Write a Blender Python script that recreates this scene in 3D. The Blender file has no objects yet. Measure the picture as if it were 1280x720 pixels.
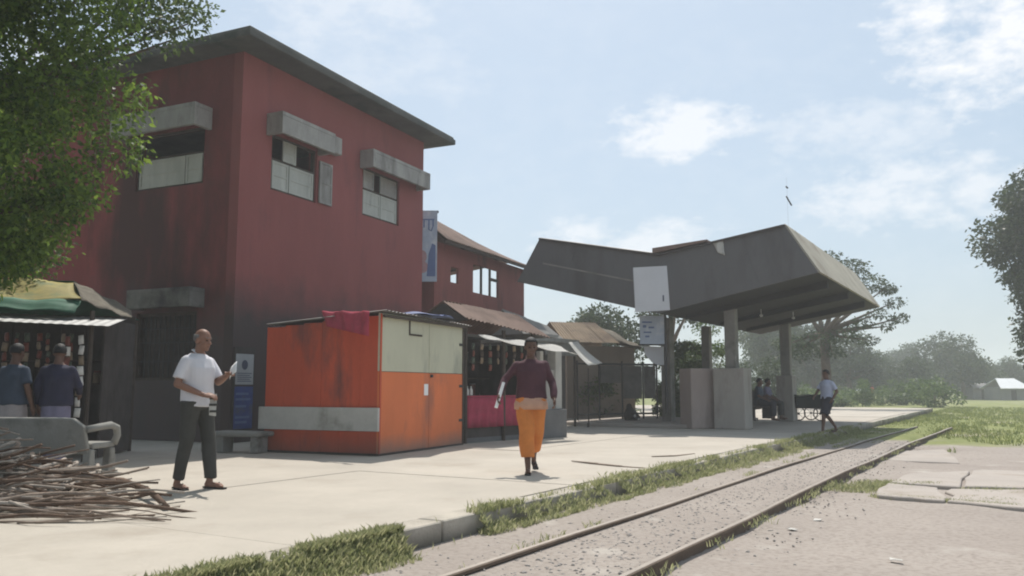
import bpy, bmesh, math, random
import numpy as np
from mathutils import Vector, Matrix, noise

random.seed(7)
rng = np.random.default_rng(7)
R = math.radians
SC = bpy.context.scene
COL = SC.collection

# ------------------------------------------------------------------ camera
FPX, CAM_H = 1050.0, 1.09
PITCH = math.atan(125 / FPX)
cam_d = bpy.data.cameras.new('camera')
cam = bpy.data.objects.new('camera', cam_d)
COL.objects.link(cam)
cam.location = (0, 0, CAM_H)
cam.rotation_euler = (R(90) + PITCH, 0, 0)
cam_d.sensor_width = 36.0
cam_d.lens = 36.0 * FPX / 1280
cam_d.clip_start = 0.05
cam_d.clip_end = 5000
SC.camera = cam

# ------------------------------------------------------------------ sun, sky, exposure
SUN_AZ, SUN_EL = 0.0, 62.0          # azimuth measured from +Y towards +X
sun_dir = Vector((math.sin(R(SUN_AZ)) * math.cos(R(SUN_EL)), math.cos(R(SUN_AZ)) * math.cos(R(SUN_EL)), math.sin(R(SUN_EL))))
sd = bpy.data.lights.new('sun', 'SUN')
sd.energy = 4.2
sd.angle = R(0.6)
sd.color = (1.0, 0.95, 0.88)
sun = bpy.data.objects.new('sun', sd)
COL.objects.link(sun)
sun.rotation_euler = sun_dir.to_track_quat('Z', 'Y').to_euler()
sun.location = (0, 30, 60)

W = bpy.data.worlds.new('World')
SC.world = W
W.use_nodes = True


def build_sky():
    nt = W.node_tree
    nt.nodes.clear()
    N, L = nt.nodes.new, nt.links.new
    out = N('ShaderNodeOutputWorld')
    bg = N('ShaderNodeBackground')
    bg.inputs['Strength'].default_value = 0.12
    sky = N('ShaderNodeTexSky')
    sky.sky_type = 'NISHITA'
    sky.sun_disc = False
    sky.sun_elevation = R(SUN_EL)
    sky.sun_rotation = R(SUN_AZ)
    sky.air_density = 1.0
    sky.dust_density = 3.0
    sky.ozone_density = 1.0
    tc = N('ShaderNodeTexCoord')
    nrm = N('ShaderNodeVectorMath'); nrm.operation = 'NORMALIZE'
    L(tc.outputs['Generated'], nrm.inputs[0])
    sep = N('ShaderNodeSeparateXYZ')
    L(nrm.outputs[0], sep.inputs[0])

    def m(op, a, b=None, clamp=False):
        n = N('ShaderNodeMath'); n.operation = op; n.use_clamp = clamp
        for i, v in enumerate((a, b)):
            if v is None:
                continue
            if isinstance(v, (int, float)):
                n.inputs[i].default_value = v
            else:
                L(v, n.inputs[i])
        return n.outputs[0]
    # noise stretched flat, as fair-weather cloud banks are
    mp = N('ShaderNodeMapping'); mp.inputs['Scale'].default_value = (7, 7, 13)
    L(nrm.outputs[0], mp.inputs[0])
    nz = N('ShaderNodeTexNoise'); nz.inputs['Scale'].default_value = 1.6
    nz.inputs['Detail'].default_value = 7; nz.inputs['Roughness'].default_value = 0.55
    L(mp.outputs[0], nz.inputs['Vector'])
    nf = N('ShaderNodeTexNoise'); nf.inputs['Scale'].default_value = 4.6
    nf.inputs['Detail'].default_value = 8; nf.inputs['Roughness'].default_value = 0.6
    L(mp.outputs[0], nf.inputs['Vector'])
    n0 = m('ADD', m('MULTIPLY', m('SUBTRACT', nz.outputs['Fac'], 0.5), 0.7), m('MULTIPLY', m('SUBTRACT', nf.outputs['Fac'], 0.5), 0.8))
    # cumulus heaps: (x, z of direction, half width, half height, density)
    heaps = [(.56, .385, .165, .115, 1.15), (.195, .295, .075, .036, .95), (.43, .205, .095, .04, .75), (.37, .275, .085, .04, .5),
             (.13, .165, .12, .04, .75), (-.14, .36, .12, .045, .3), (-.2, .43, .12, .05, .45), (-.62, .3, .16, .09, .9),
             (.86, .28, .12, .07, .8), (-.45, .62, .2, .09, .7), (.1, .72, .2, .1, .6), (.62, .66, .15, .08, .7), (-.85, .2, .1, .06, .7)]
    acc = None
    for hx, hz, rx, rz, dens in heaps:
        dx = m('DIVIDE', m('SUBTRACT', sep.outputs['X'], hx), rx)
        dz = m('DIVIDE', m('SUBTRACT', sep.outputs['Z'], hz), rz)
        r2 = m('ADD', m('MULTIPLY', dx, dx), m('MULTIPLY', dz, dz))
        v = m('SUBTRACT', 1.05, r2)
        v = m('ADD', v, m('MULTIPLY', n0, 4.2))
        v = m('MULTIPLY', m('MULTIPLY', v, 0.85, True), dens)
        acc = v if acc is None else m('MAXIMUM', acc, v)
    thin = m('MULTIPLY', m('ADD', m('MULTIPLY', n0, 1.6), 0.12, True), 0.22)
    acc = m('MAXIMUM', acc, thin)
    acc = m('MULTIPLY', acc, 0.8, True)
    mix = N('ShaderNodeMix'); mix.data_type = 'RGBA'
    L(acc, mix.inputs['Factor'])
    # veil of humid air over the whole sky
    veil = N('ShaderNodeMix'); veil.data_type = 'RGBA'
    veil.inputs['Factor'].default_value = 0.62
    L(sky.outputs[0], veil.inputs['A'])
    veil.inputs['B'].default_value = (3.75, 4.75, 5.6, 1)
    L(veil.outputs['Result'], mix.inputs['A'])
    mix.inputs['B'].default_value = (7.0, 7.1, 7.3, 1)
    L(mix.outputs['Result'], bg.inputs['Color'])
    L(bg.outputs[0], out.inputs[0])


build_sky()
SC.view_settings.view_transform = 'Standard'
SC.view_settings.look = 'None'
SC.view_settings.gamma = 1.0
SC.view_settings.use_curve_mapping = False
SC.view_settings.exposure = 0.25
SC.render.engine = 'CYCLES'
SC.cycles.use_denoising = True
SC.cycles.max_bounces = 8
SC.cycles.transparent_max_bounces = 8
SC.cycles.volume_bounces = 2
SC.cycles.filter_width = 2.0

# ------------------------------------------------------------------ helpers: picture rays to places


def ray(px, py):
    x, y = (px - 640) / FPX, (360 - py) / FPX
    c, s = math.cos(PITCH), math.sin(PITCH)
    return Vector((x, c - y * s, s + y * c))


def at(px, py, Y):
    d = ray(px, py)
    d = d * (Y / d.y)
    return Vector((d.x, Y, CAM_H + d.z))


def gr(px, py, z=0.0):
    d = ray(px, py)
    d = d * ((z - CAM_H) / d.z)
    return Vector((d.x, d.y, z))


TH = R(31)
UX, UY = math.sin(TH), math.cos(TH)


def T(s, t, z=0.0):                       # track frame: s along the rails, t to the right
    return Vector((UX * s + UY * t, UY * s - UX * t, z))


# ------------------------------------------------------------------ helpers: objects
def tag(o, label=None, cat=None, group=None, kind=None):
    if label: o['label'] = label
    if cat: o['category'] = cat
    if group: o['group'] = group
    if kind: o['kind'] = kind
    return o


def empty(name, loc=(0, 0, 0), rz=0.0, label=None, cat=None, group=None):
    o = bpy.data.objects.new(name, None)
    COL.objects.link(o)
    o.location = loc
    o.rotation_euler = (0, 0, rz)
    o.empty_display_size = 0.2
    return tag(o, label, cat, group)


def link(name, me, mat=None, parent=None):
    o = bpy.data.objects.new(name, me)
    COL.objects.link(o)
    if mat is not None and len(me.materials) == 0:
        me.materials.append(mat)
    if parent is not None:
        o.parent = parent
    return o


class MB:
    def __init__(self):
        self.v, self.f = [], []

    def add(self, vs, fs):
        b = len(self.v)
        self.v += [tuple(p) for p in vs]
        self.f += [tuple(i + b for i in f) for f in fs]
        return self

    def box(self, x0, x1, y0, y1, z0, z1, mtx=None):
        vs = [Vector((x, y, z)) for z in (z0, z1) for y in (y0, y1) for x in (x0, x1)]
        if mtx is not None:
            vs = [mtx @ p for p in vs]
        return self.add(vs, [(0, 2, 3, 1), (4, 5, 7, 6), (0, 1, 5, 4), (2, 6, 7, 3), (0, 4, 6, 2), (1, 3, 7, 5)])

    def hexa(self, a, b):                 # two quads (bottom ring, top ring)
        return self.add(list(a) + list(b), [(3, 2, 1, 0), (4, 5, 6, 7), (0, 1, 5, 4), (1, 2, 6, 5), (2, 3, 7, 6), (3, 0, 4, 7)])

    def prism(self, poly, z0, z1):
        n = len(poly)
        vs = [(p[0], p[1], z0) for p in poly] + [(p[0], p[1], z1) for p in poly]
        return self.add(vs, [tuple(range(n))[::-1], tuple(range(n, 2 * n))] + [(i, (i + 1) % n, n + (i + 1) % n, n + i) for i in range(n)])

    def sheet(self, quad, th, nx=1, ny=1, fn=None):
        """thin solid sheet over a quad (a,b,c,d): grid nx by ny, fn(u,v) -> offset along the normal"""
        a, b, c, d = [Vector(p) for p in quad]
        nrm = (b - a).cross(d - a).normalized()
        top, bot = [], []
        for j in range(ny + 1):
            for i in range(nx + 1):
                u, v = i / nx, j / ny
                p = (a * (1 - u) + b * u) * (1 - v) + (d * (1 - u) + c * u) * v
                o = fn(u, v) if fn else 0.0
                if isinstance(o, (int, float)):
                    o = nrm * o
                top.append(p + o)
                bot.append(p + o - nrm * th)
        n = len(top)
        fs = []
        w = nx + 1
        for j in range(ny):
            for i in range(nx):
                q = (j * w + i, j * w + i + 1, (j + 1) * w + i + 1, (j + 1) * w + i)
                fs.append(q)
                fs.append(tuple(k + n for k in q[::-1]))
        rim = [i for i in range(w)] + [j * w + nx for j in range(1, ny + 1)] + [ny * w + i for i in range(nx - 1, -1, -1)] + [j * w for j in range(ny - 1, 0, -1)]
        for k in range(len(rim)):
            i, j = rim[k], rim[(k + 1) % len(rim)]
            fs.append((j, i, i + n, j + n))
        return self.add(top + bot, fs)

    def tube(self, pts, rad, n=8, cap=True, flat=1.0):
        pts = [Vector(p) for p in pts]
        if isinstance(rad, (int, float)):
            rad = [rad] * len(pts)
        rings = []
        prev = None
        for i, p in enumerate(pts):
            d = (pts[min(i + 1, len(pts) - 1)] - pts[max(i - 1, 0)]).normalized()
            if prev is None:
                a = Vector((0, 0, 1)) if abs(d.z) < 0.9 else Vector((1, 0, 0))
                x = d.cross(a).normalized()
            else:
                x = (prev - d * prev.dot(d)).normalized()
            prev = x
            y = d.cross(x)
            rings.append([p + (x * math.cos(2 * math.pi * k / n) + y * math.sin(2 * math.pi * k / n) * flat) * rad[i] for k in range(n)])
        vs = [q for r_ in rings for q in r_]
        fs = []
        for i in range(len(rings) - 1):
            for k in range(n):
                fs.append((i * n + k, i * n + (k + 1) % n, (i + 1) * n + (k + 1) % n, (i + 1) * n + k))
        if cap:
            fs.append(tuple(range(n))[::-1])
            fs.append(tuple(range((len(rings) - 1) * n, len(rings) * n)))
        return self.add(vs, fs)

    def ball(self, c, rx, ry=None, rz=None, mtx=None, nu=12, nv=8):
        ry = rx if ry is None else ry
        rz = rx if rz is None else rz
        c = Vector(c)
        vs = [Vector((0, 0, -rz))]
        for j in range(1, nv):
            a = math.pi * j / nv - math.pi / 2
            for k in range(nu):
                b = 2 * math.pi * k / nu
                vs.append(Vector((rx * math.cos(a) * math.cos(b), ry * math.cos(a) * math.sin(b), rz * math.sin(a))))
        vs.append(Vector((0, 0, rz)))
        if mtx is not None:
            vs = [mtx @ p for p in vs]
        vs = [p + c for p in vs]
        fs = [(0, 1 + (k + 1) % nu, 1 + k) for k in range(nu)]
        for j in range(nv - 2):
            for k in range(nu):
                fs.append((1 + j * nu + k, 1 + j * nu + (k + 1) % nu, 1 + (j + 1) * nu + (k + 1) % nu, 1 + (j + 1) * nu + k))
        t = len(vs) - 1
        b = 1 + (nv - 2) * nu
        fs += [(b + k, b + (k + 1) % nu, t) for k in range(nu)]
        return self.add(vs, fs)

    def capsule(self, a, ra, b, rb, n=12):
        a, b = Vector(a), Vector(b)
        self.tube([a, b], [ra, rb], n)
        self.ball(a, ra, nu=n, nv=8)
        self.ball(b, rb, nu=n, nv=8)
        return self

    def loft(self, rings, n=20, flatpow=2.0):
        """horizontal elliptic rings (cx,cy,cz,rx,ry)"""
        vs, fs = [], []
        for cx, cy, cz, rx, ry in rings:
            for k in range(n):
                a = 2 * math.pi * k / n
                ca, sa = math.cos(a), math.sin(a)
                e = 2 / flatpow
                vs.append((cx + rx * math.copysign(abs(ca) ** e, ca), cy + ry * math.copysign(abs(sa) ** e, sa), cz))
        for i in range(len(rings) - 1):
            for k in range(n):
                fs.append((i * n + k, i * n + (k + 1) % n, (i + 1) * n + (k + 1) % n, (i + 1) * n + k))
        fs.append(tuple(range(n))[::-1])
        fs.append(tuple(range((len(rings) - 1) * n, len(rings) * n)))
        return self.add(vs, fs)

    def mesh(self, name, mat=None, smooth=False):
        me = bpy.data.meshes.new(name)
        me.from_pydata(self.v, [], self.f)
        me.update()
        if smooth:
            me.polygons.foreach_set('use_smooth', [True] * len(me.polygons))
        if mat is not None:
            me.materials.append(mat)
        return me

    def build(self, name, mat, parent=None, smooth=False, bevel=0.0):
        me = self.mesh(name, mat, smooth)
        bm = bmesh.new()
        bm.from_mesh(me)
        bmesh.ops.recalc_face_normals(bm, faces=bm.faces)
        if bevel:
            bmesh.ops.bevel(bm, geom=[e for e in bm.edges if e.is_manifold and e.calc_face_angle(0) > 0.6], offset=bevel, segments=1, affect='EDGES', clamp_overlap=True)
        bm.to_mesh(me)
        bm.free()
        return link(name, me, None, parent)


def fast_mesh(name, verts, faces4, mat):
    me = bpy.data.meshes.new(name)
    nv, nf = len(verts), len(faces4)
    me.vertices.add(nv)
    me.vertices.foreach_set('co', np.asarray(verts, dtype=np.float32).ravel())
    k = faces4.shape[1]
    me.loops.add(nf * k)
    me.loops.foreach_set('vertex_index', faces4.astype(np.int32).ravel())
    me.polygons.add(nf)
    me.polygons.foreach_set('loop_start', np.arange(0, nf * k, k, dtype=np.int32))
    me.polygons.foreach_set('loop_total', np.full(nf, k, dtype=np.int32))
    me.update(calc_edges=True)
    me.materials.append(mat)
    return me


def remeshed(name, mb, voxel, mat, parent=None, smooth_it=4, wrinkle=0.0, wscale=9.0, seed=0):
    """one continuous skin around overlapping closed shapes"""
    me = mb.mesh(name + '_src')
    bm = bmesh.new(); bm.from_mesh(me)
    bmesh.ops.recalc_face_normals(bm, faces=bm.faces)
    bm.to_mesh(me); bm.free()
    o = bpy.data.objects.new(name, me)
    COL.objects.link(o)
    md = o.modifiers.new('r', 'REMESH'); md.mode = 'VOXEL'; md.voxel_size = voxel; md.use_smooth_shade = True
    if smooth_it:
        ms = o.modifiers.new('s', 'SMOOTH'); ms.factor = 0.5; ms.iterations = smooth_it
    dg = bpy.context.evaluated_depsgraph_get()
    dg.update()
    nm = bpy.data.meshes.new_from_object(o.evaluated_get(dg))
    bpy.data.objects.remove(o)
    bpy.data.meshes.remove(me)
    nm.name = name
    nm.materials.clear()
    nm.materials.append(mat)
    if wrinkle:
        sh = Vector((seed * 3.1, seed * 1.7, seed))
        for v in nm.vertices:
            p = Vector((v.co.x * wscale, v.co.y * wscale, v.co.z * wscale * 0.55)) + sh
            v.co += v.normal * wrinkle * noise.noise(p)
    nm.polygons.foreach_set('use_smooth', [True] * len(nm.polygons))
    return link(name, nm, None, parent)


# ------------------------------------------------------------------ helpers: materials
def mat(name, col, rough=0.8, var=0.25, vscale=3.0, fine=40.0, bump=0.15, bscale=60.0, dirt=None, dscale=0.7, damount=0.0, metal=0.0,
        spec=0.3, trans=0.0, zdark=None, streak=False, island=0.0):
    """plain procedural surface: base colour broken up by large and fine noise, optional dirt colour, bump"""
    m_ = bpy.data.materials.new(name)
    m_.use_nodes = True
    nt = m_.node_tree
    N, L = nt.nodes.new, nt.links.new
    nt.nodes.clear()
    out = N('ShaderNodeOutputMaterial')
    b = N('ShaderNodeBsdfPrincipled')
    b.inputs['Roughness'].default_value = rough
    b.inputs['Metallic'].default_value = metal
    b.inputs['Specular IOR Level'].default_value = spec
    tc = N('ShaderNodeTexCoord')
    src = tc.outputs['Object']
    if streak:
        mp = N('ShaderNodeMapping'); mp.inputs['Scale'].default_value = (1, 1, 0.34)
        L(src, mp.inputs[0]); vsrc = mp.outputs[0]
    else:
        vsrc = src

    def nz(scale, detail=4, s=None):
        n = N('ShaderNodeTexNoise'); n.inputs['Scale'].default_value = scale; n.inputs['Detail'].default_value = detail + (3 if detail >= 5 else 0)
        n.inputs['Roughness'].default_value = 0.64 if detail >= 5 else 0.5
        L(s or src, n.inputs['Vector'])
        return n.outputs['Fac']

    def mr(fac, a, b_, c=0.0, d=1.0):
        n = N('ShaderNodeMapRange'); n.inputs[1].default_value = a; n.inputs[2].default_value = b_; n.inputs[3].default_value = c; n.inputs[4].default_value = d
        L(fac, n.inputs[0])
        return n.outputs[0]

    def mix(fac, A, B, mode='MIX'):
        n = N('ShaderNodeMix'); n.data_type = 'RGBA'; n.blend_type = mode
        for k, v in (('Factor', fac), ('A', A), ('B', B)):
            if isinstance(v, (int, float)):
                n.inputs[k].default_value = v
            elif isinstance(v, tuple):
                n.inputs[k].default_value = v if len(v) == 4 else (*v, 1)
            else:
                L(v, n.inputs[k])
        return n.outputs['Result']
    c = mix(mr(nz(vscale, 5, vsrc), 0.3, 0.7), tuple(x * (1 - var) for x in col), tuple(min(1, x * (1 + var)) for x in col))
    c = mix(mr(nz(fine, 3), 0.3, 0.7, 0, var * 0.8), c, tuple(x * 0.55 for x in col))
    if island:
        g = N('ShaderNodeNewGeometry')
        c = mix(mr(g.outputs['Random Per Island'], 0, 1, 0, island), c, tuple(x * 0.35 for x in col))
    if dirt:
        c = mix(mr(nz(dscale, 6, vsrc), 0.62 - damount, 0.72 - damount * 0.6), c, dirt)
    if zdark:
        zc, z0, z1, amt = zdark           # grime and other dark tones rising from below: full at z0, gone at z1
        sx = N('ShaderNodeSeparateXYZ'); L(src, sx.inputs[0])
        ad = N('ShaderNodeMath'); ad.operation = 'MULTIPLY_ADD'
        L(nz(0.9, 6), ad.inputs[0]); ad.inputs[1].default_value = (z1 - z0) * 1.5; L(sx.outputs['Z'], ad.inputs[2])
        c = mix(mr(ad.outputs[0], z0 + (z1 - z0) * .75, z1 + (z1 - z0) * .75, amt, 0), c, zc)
    L(c, b.inputs['Base Color'])
    if bump:
        bp = N('ShaderNodeBump'); bp.inputs['Strength'].default_value = bump; bp.inputs['Distance'].default_value = 0.02
        L(nz(bscale, 4), bp.inputs['Height'])
        L(bp.outputs[0], b.inputs['Normal'])
    sh = b.outputs[0]
    if trans:
        tr = N('ShaderNodeBsdfTranslucent'); L(c, tr.inputs['Color'])
        ms = N('ShaderNodeMixShader'); ms.inputs[0].default_value = trans
        L(sh, ms.inputs[1]); L(tr.outputs[0], ms.inputs[2]); sh = ms.outputs[0]
    L(sh, out.inputs[0])
    return m_


def leaf_mat(name, dark, light, trans=0.35):
    m_ = bpy.data.materials.new(name)
    m_.use_nodes = True
    nt = m_.node_tree
    N, L = nt.nodes.new, nt.links.new
    nt.nodes.clear()
    out = N('ShaderNodeOutputMaterial')
    g = N('ShaderNodeNewGeometry')
    mx = N('ShaderNodeMix'); mx.data_type = 'RGBA'
    L(g.outputs['Random Per Island'], mx.inputs['Factor'])
    mx.inputs['A'].default_value = (*dark, 1); mx.inputs['B'].default_value = (*light, 1)
    b = N('ShaderNodeBsdfPrincipled'); b.inputs['Roughness'].default_value = 0.5; b.inputs['Specular IOR Level'].default_value = 0.12 if 'far' in name else 0.3
    L(mx.outputs['Result'], b.inputs['Base Color'])
    t = N('ShaderNodeBsdfTranslucent'); 
    hs = N('ShaderNodeHueSaturation'); hs.inputs['Value'].default_value = 1.5; hs.inputs['Hue'].default_value = 0.485
    L(mx.outputs['Result'], hs.inputs['Color']); L(hs.outputs[0], t.inputs['Color'])
    ms = N('ShaderNodeMixShader'); ms.inputs[0].default_value = trans
    L(b.outputs[0], ms.inputs[1]); L(t.outputs[0], ms.inputs[2]); L(ms.outputs[0], out.inputs[0])
    return m_


M = {}
M['concrete'] = mat('platform_concrete', (0.41, 0.372, 0.318), 0.9, 0.12, 0.6, 12, 0.2, 30, dirt=(0.34, 0.30, 0.25), dscale=0.55, damount=0.07)
M['kerb'] = mat('kerb_concrete', (0.39, 0.355, 0.30), 0.9, 0.2, 2.5, 30, 0.4, 40, dirt=(0.26, 0.235, 0.19), dscale=1.5, damount=0.1, zdark=((0.105, 0.095, 0.075), -0.16, -0.03, 0.9))  # darker towards the foot of the kerb
M['slab'] = mat('apron_concrete', (0.36, 0.32, 0.285), 0.9, 0.15, 0.8, 25, 0.2, 30, dirt=(0.28, 0.24, 0.20), dscale=0.8, damount=0.08)
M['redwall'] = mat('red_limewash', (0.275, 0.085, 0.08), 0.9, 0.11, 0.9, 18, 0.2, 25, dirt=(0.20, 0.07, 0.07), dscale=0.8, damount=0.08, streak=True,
                   zdark=((0.055, 0.052, 0.05), 2.5, 3.5, 0.9))
M['redwall_shade_mould'] = mat('red_limewash_shade_mould', (0.22, 0.055, 0.052), 0.9, 0.22, 0.9, 18, 0.2, 25, dirt=(0.075, 0.034, 0.032), dscale=0.5, damount=0.17, streak=True,  # same red paint darkened for the left wall's shade, mould patches on top
                   zdark=((0.075, 0.07, 0.068), 1.7, 3.4, 0.9))
M['redwall2'] = mat('red_limewash_faded', (0.26, 0.085, 0.075), 0.9, 0.2, 1.2, 18, 0.2, 25, dirt=(0.14, 0.06, 0.055), dscale=1.0, damount=0.1, streak=True)
M['mould'] = mat('mouldy_roof_concrete', (0.095, 0.098, 0.092), 0.95, 0.3, 1.2, 20, 0.3, 30, dirt=(0.045, 0.058, 0.05), dscale=0.9, damount=0.15)
M['hood'] = mat('weathered_hood_plaster', (0.33, 0.32, 0.30), 0.9, 0.25, 2.5, 20, 0.3, 30, dirt=(0.16, 0.15, 0.14), dscale=1.3, damount=0.1, streak=True)
M['hood_dark'] = mat('dark_hood_plaster', (0.19, 0.185, 0.17), 0.9, 0.25, 2.5, 20, 0.3, 30, dirt=(0.06, 0.058, 0.055), dscale=1.0, damount=0.16)  # darker plaster for the hood over the lower left window
M['shutter'] = mat('pale_painted_shutter', (0.44, 0.45, 0.41), 0.7, 0.15, 3, 20, 0.2, 30, dirt=(0.24, 0.24, 0.22), dscale=1.6, damount=0.06, streak=True)
M['oldwood'] = mat('dark_old_wood', (0.07, 0.055, 0.045), 0.85, 0.3, 6, 40, 0.3, 50)
M['dark'] = mat('dark_timber_and_unlit_room', (0.065, 0.055, 0.05), 0.9, 0.3, 3, 30, 0.2, 40)
M['iron'] = mat('dark_iron', (0.05, 0.05, 0.05), 0.6, 0.2, 5, 30, 0.1, 50, metal=0.4)
M['kred'] = mat('red_oxide_sheet', (0.50, 0.082, 0.036), 0.6, 0.14, 1.6, 20, 0.1, 20, dirt=(0.22, 0.06, 0.045), dscale=1.0, damount=0.06, streak=True,
                zdark=((0.10, 0.075, 0.065), 0.0, 0.4, 0.6))
M['korange'] = mat('orange_painted_sheet', (0.64, 0.17, 0.06), 0.6, 0.10, 1.6, 20, 0.08, 20, dirt=(0.40, 0.13, 0.07), dscale=1.0, damount=0.05, streak=True,
                   zdark=((0.17, 0.15, 0.13), 0.02, 0.32, 0.75))
M['kcream'] = mat('cream_painted_sheet', (0.50, 0.49, 0.37), 0.6, 0.08, 1.6, 20, 0.08, 20, dirt=(0.33, 0.33, 0.26), dscale=1.2, damount=0.06, streak=True)
M['kwhite'] = mat('off_white_board', (0.46, 0.45, 0.42), 0.8, 0.12, 3, 30, 0.15, 30, dirt=(0.30, 0.29, 0.26), dscale=1.5, damount=0.08)
M['tin'] = mat('grey_tin_sheet', (0.24, 0.235, 0.225), 0.55, 0.2, 1.5, 20, 0.1, 20, dirt=(0.15, 0.12, 0.10), dscale=0.9, damount=0.12, metal=0.35)
M['tin_light'] = mat('light_tin_sheet', (0.42, 0.42, 0.41), 0.5, 0.15, 1.5, 20, 0.1, 20, dirt=(0.25, 0.22, 0.19), dscale=0.9, damount=0.06, metal=0.4)
M['tin_brown'] = mat('rusted_tin_sheet', (0.21, 0.14, 0.11), 0.8, 0.2, 1.5, 20, 0.15, 20, dirt=(0.12, 0.075, 0.055), dscale=0.9, damount=0.12)
M['tin_tan'] = mat('tan_tin_sheet', (0.24, 0.18, 0.12), 0.8, 0.2, 1.5, 20, 0.15, 20, dirt=(0.14, 0.10, 0.07), dscale=0.9, damount=0.12)
M['pink'] = mat('pink_cloth', (0.48, 0.07, 0.11), 0.85, 0.2, 6, 60, 0.1, 80, trans=0.25)
M['maroon'] = mat('maroon_cloth', (0.33, 0.04, 0.075), 0.85, 0.3, 5, 60, 0.1, 80)
M['bluetarp'] = mat('blue_tarpaulin', (0.06, 0.09, 0.22), 0.6, 0.25, 4, 40, 0.15, 30)
M['whitecloth'] = mat('white_plastic_awning', (0.82, 0.81, 0.78), 0.7, 0.04, 4, 40, 0.05, 30, trans=0.65)
M['greytarp'] = mat('grey_tarpaulin', (0.34, 0.335, 0.32), 0.7, 0.15, 2, 30, 0.1, 20, trans=0.15)
M['yellowtarp'] = mat('yellow_tarpaulin', (0.22, 0.185, 0.045), 0.7, 0.35, 3, 30, 0.1, 20, dirt=(0.10, 0.13, 0.05), dscale=2.2, damount=0.12)
M['greentarp'] = mat('green_tarpaulin', (0.035, 0.12, 0.075), 0.7, 0.25, 4, 30, 0.1, 20)
M['canopy'] = mat('canopy_grey_sheeting', (0.125, 0.123, 0.125), 0.85, 0.12, 0.7, 15, 0.08, 15, dirt=(0.085, 0.082, 0.082), dscale=0.7, damount=0.13, streak=True)
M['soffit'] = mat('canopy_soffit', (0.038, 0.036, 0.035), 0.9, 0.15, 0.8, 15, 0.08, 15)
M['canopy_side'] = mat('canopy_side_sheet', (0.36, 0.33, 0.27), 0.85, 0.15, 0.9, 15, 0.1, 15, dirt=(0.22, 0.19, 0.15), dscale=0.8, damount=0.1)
M['pier'] = mat('pier_plaster', (0.36, 0.33, 0.295), 0.9, 0.12, 1.5, 20, 0.15, 25, dirt=(0.25, 0.22, 0.2), dscale=1.2, damount=0.08, streak=True)
M['pier_pink'] = mat('pier_plaster_pinkish', (0.36, 0.295, 0.265), 0.9, 0.12, 1.5, 20, 0.15, 25, dirt=(0.25, 0.21, 0.19), dscale=1.2, damount=0.08, streak=True)
M['column'] = mat('column_plaster', (0.25, 0.24, 0.22), 0.9, 0.2, 1.5, 20, 0.15, 25, dirt=(0.12, 0.12, 0.10), dscale=1.0, damount=0.1)
M['bench'] = mat('bench_concrete', (0.25, 0.245, 0.225), 0.9, 0.15, 2, 25, 0.25, 35, dirt=(0.15, 0.145, 0.13), dscale=1.8, damount=0.1)
M['paper'] = mat('white_paper', (0.80, 0.80, 0.80), 0.8, 0.03, 5, 30, 0.0)
M['scrap'] = mat('dusty_scrap', (0.52, 0.50, 0.46), 0.85, 0.15, 5, 30, 0.0)
M['sign_white'] = mat('sign_board_white', (0.50, 0.51, 0.54), 0.6, 0.06, 1.5, 20, 0.05, 20, dirt=(0.48, 0.49, 0.52), dscale=1.0, damount=0.04)
M['sign_blue'] = mat('sign_board_pale_blue', (0.42, 0.48, 0.58), 0.6, 0.15, 2.5, 25, 0.05, 20, dirt=(0.62, 0.64, 0.66), dscale=2.2, damount=0.1)
M['poster_blue'] = mat('poster_blue', (0.05, 0.08, 0.24), 0.6, 0.25, 5, 40, 0.0, dirt=(0.10, 0.11, 0.13), dscale=4, damount=0.1)
M['poster_white'] = mat('poster_white', (0.40, 0.40, 0.40), 0.7, 0.08, 5, 40, 0.0)
M['ink'] = mat('dark_ink', (0.08, 0.09, 0.13), 0.7, 0.1, 5, 40, 0.0)
M['ink_blue'] = mat('blue_ink', (0.12, 0.17, 0.33), 0.7, 0.1, 5, 40, 0.0)
M['ink_rose'] = mat('rose_ink', (0.45, 0.27, 0.28), 0.7, 0.2, 8, 40, 0.0)
M['rail'] = mat('rusty_rail_steel', (0.13, 0.095, 0.07), 0.75, 0.25, 4, 40, 0.2, 50, metal=0.3)
M['railtop'] = mat('worn_rail_head', (0.34, 0.30, 0.26), 0.45, 0.15, 4, 40, 0.05, 50, metal=0.7)
M['sleeper'] = mat('buried_sleeper', (0.17, 0.13, 0.10), 0.95, 0.3, 5, 30, 0.4, 40)
M['stone'] = mat('ballast_stone', (0.34, 0.31, 0.285), 0.95, 0.2, 7, 30, 0.2, 40, island=0.2)
M['bark'] = mat('tree_bark', (0.12, 0.095, 0.07), 0.95, 0.3, 4, 25, 0.6, 25)
M['stick'] = mat('weathered_branch', (0.25, 0.195, 0.155), 0.95, 0.3, 5, 30, 0.5, 40)
M['stick_dark'] = mat('dark_brown_branch', (0.13, 0.085, 0.06), 0.95, 0.3, 5, 30, 0.5, 40)
M['stick_grey'] = mat('grey_branch', (0.36, 0.315, 0.27), 0.95, 0.3, 5, 30, 0.5, 40)
M['skin'] = mat('brown_skin', (0.22, 0.115, 0.078), 0.55, 0.08, 8, 60, 0.05, 90)
M['skin_dark'] = mat('dark_brown_skin', (0.125, 0.068, 0.048), 0.55, 0.08, 8, 60, 0.05, 90)
M['hair'] = mat('black_hair', (0.012, 0.011, 0.011), 0.6, 0.2, 30, 90, 0.4, 120)
M['hair_grey'] = mat('greying_hair', (0.16, 0.15, 0.145), 0.7, 0.3, 30, 90, 0.4, 120)
M['eye'] = mat('dark_eye', (0.02, 0.015, 0.012), 0.2, 0.0, 5, 30, 0.0)
M['lip'] = mat('brown_lip', (0.13, 0.05, 0.04), 0.5, 0.0, 5, 30, 0.0)
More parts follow.
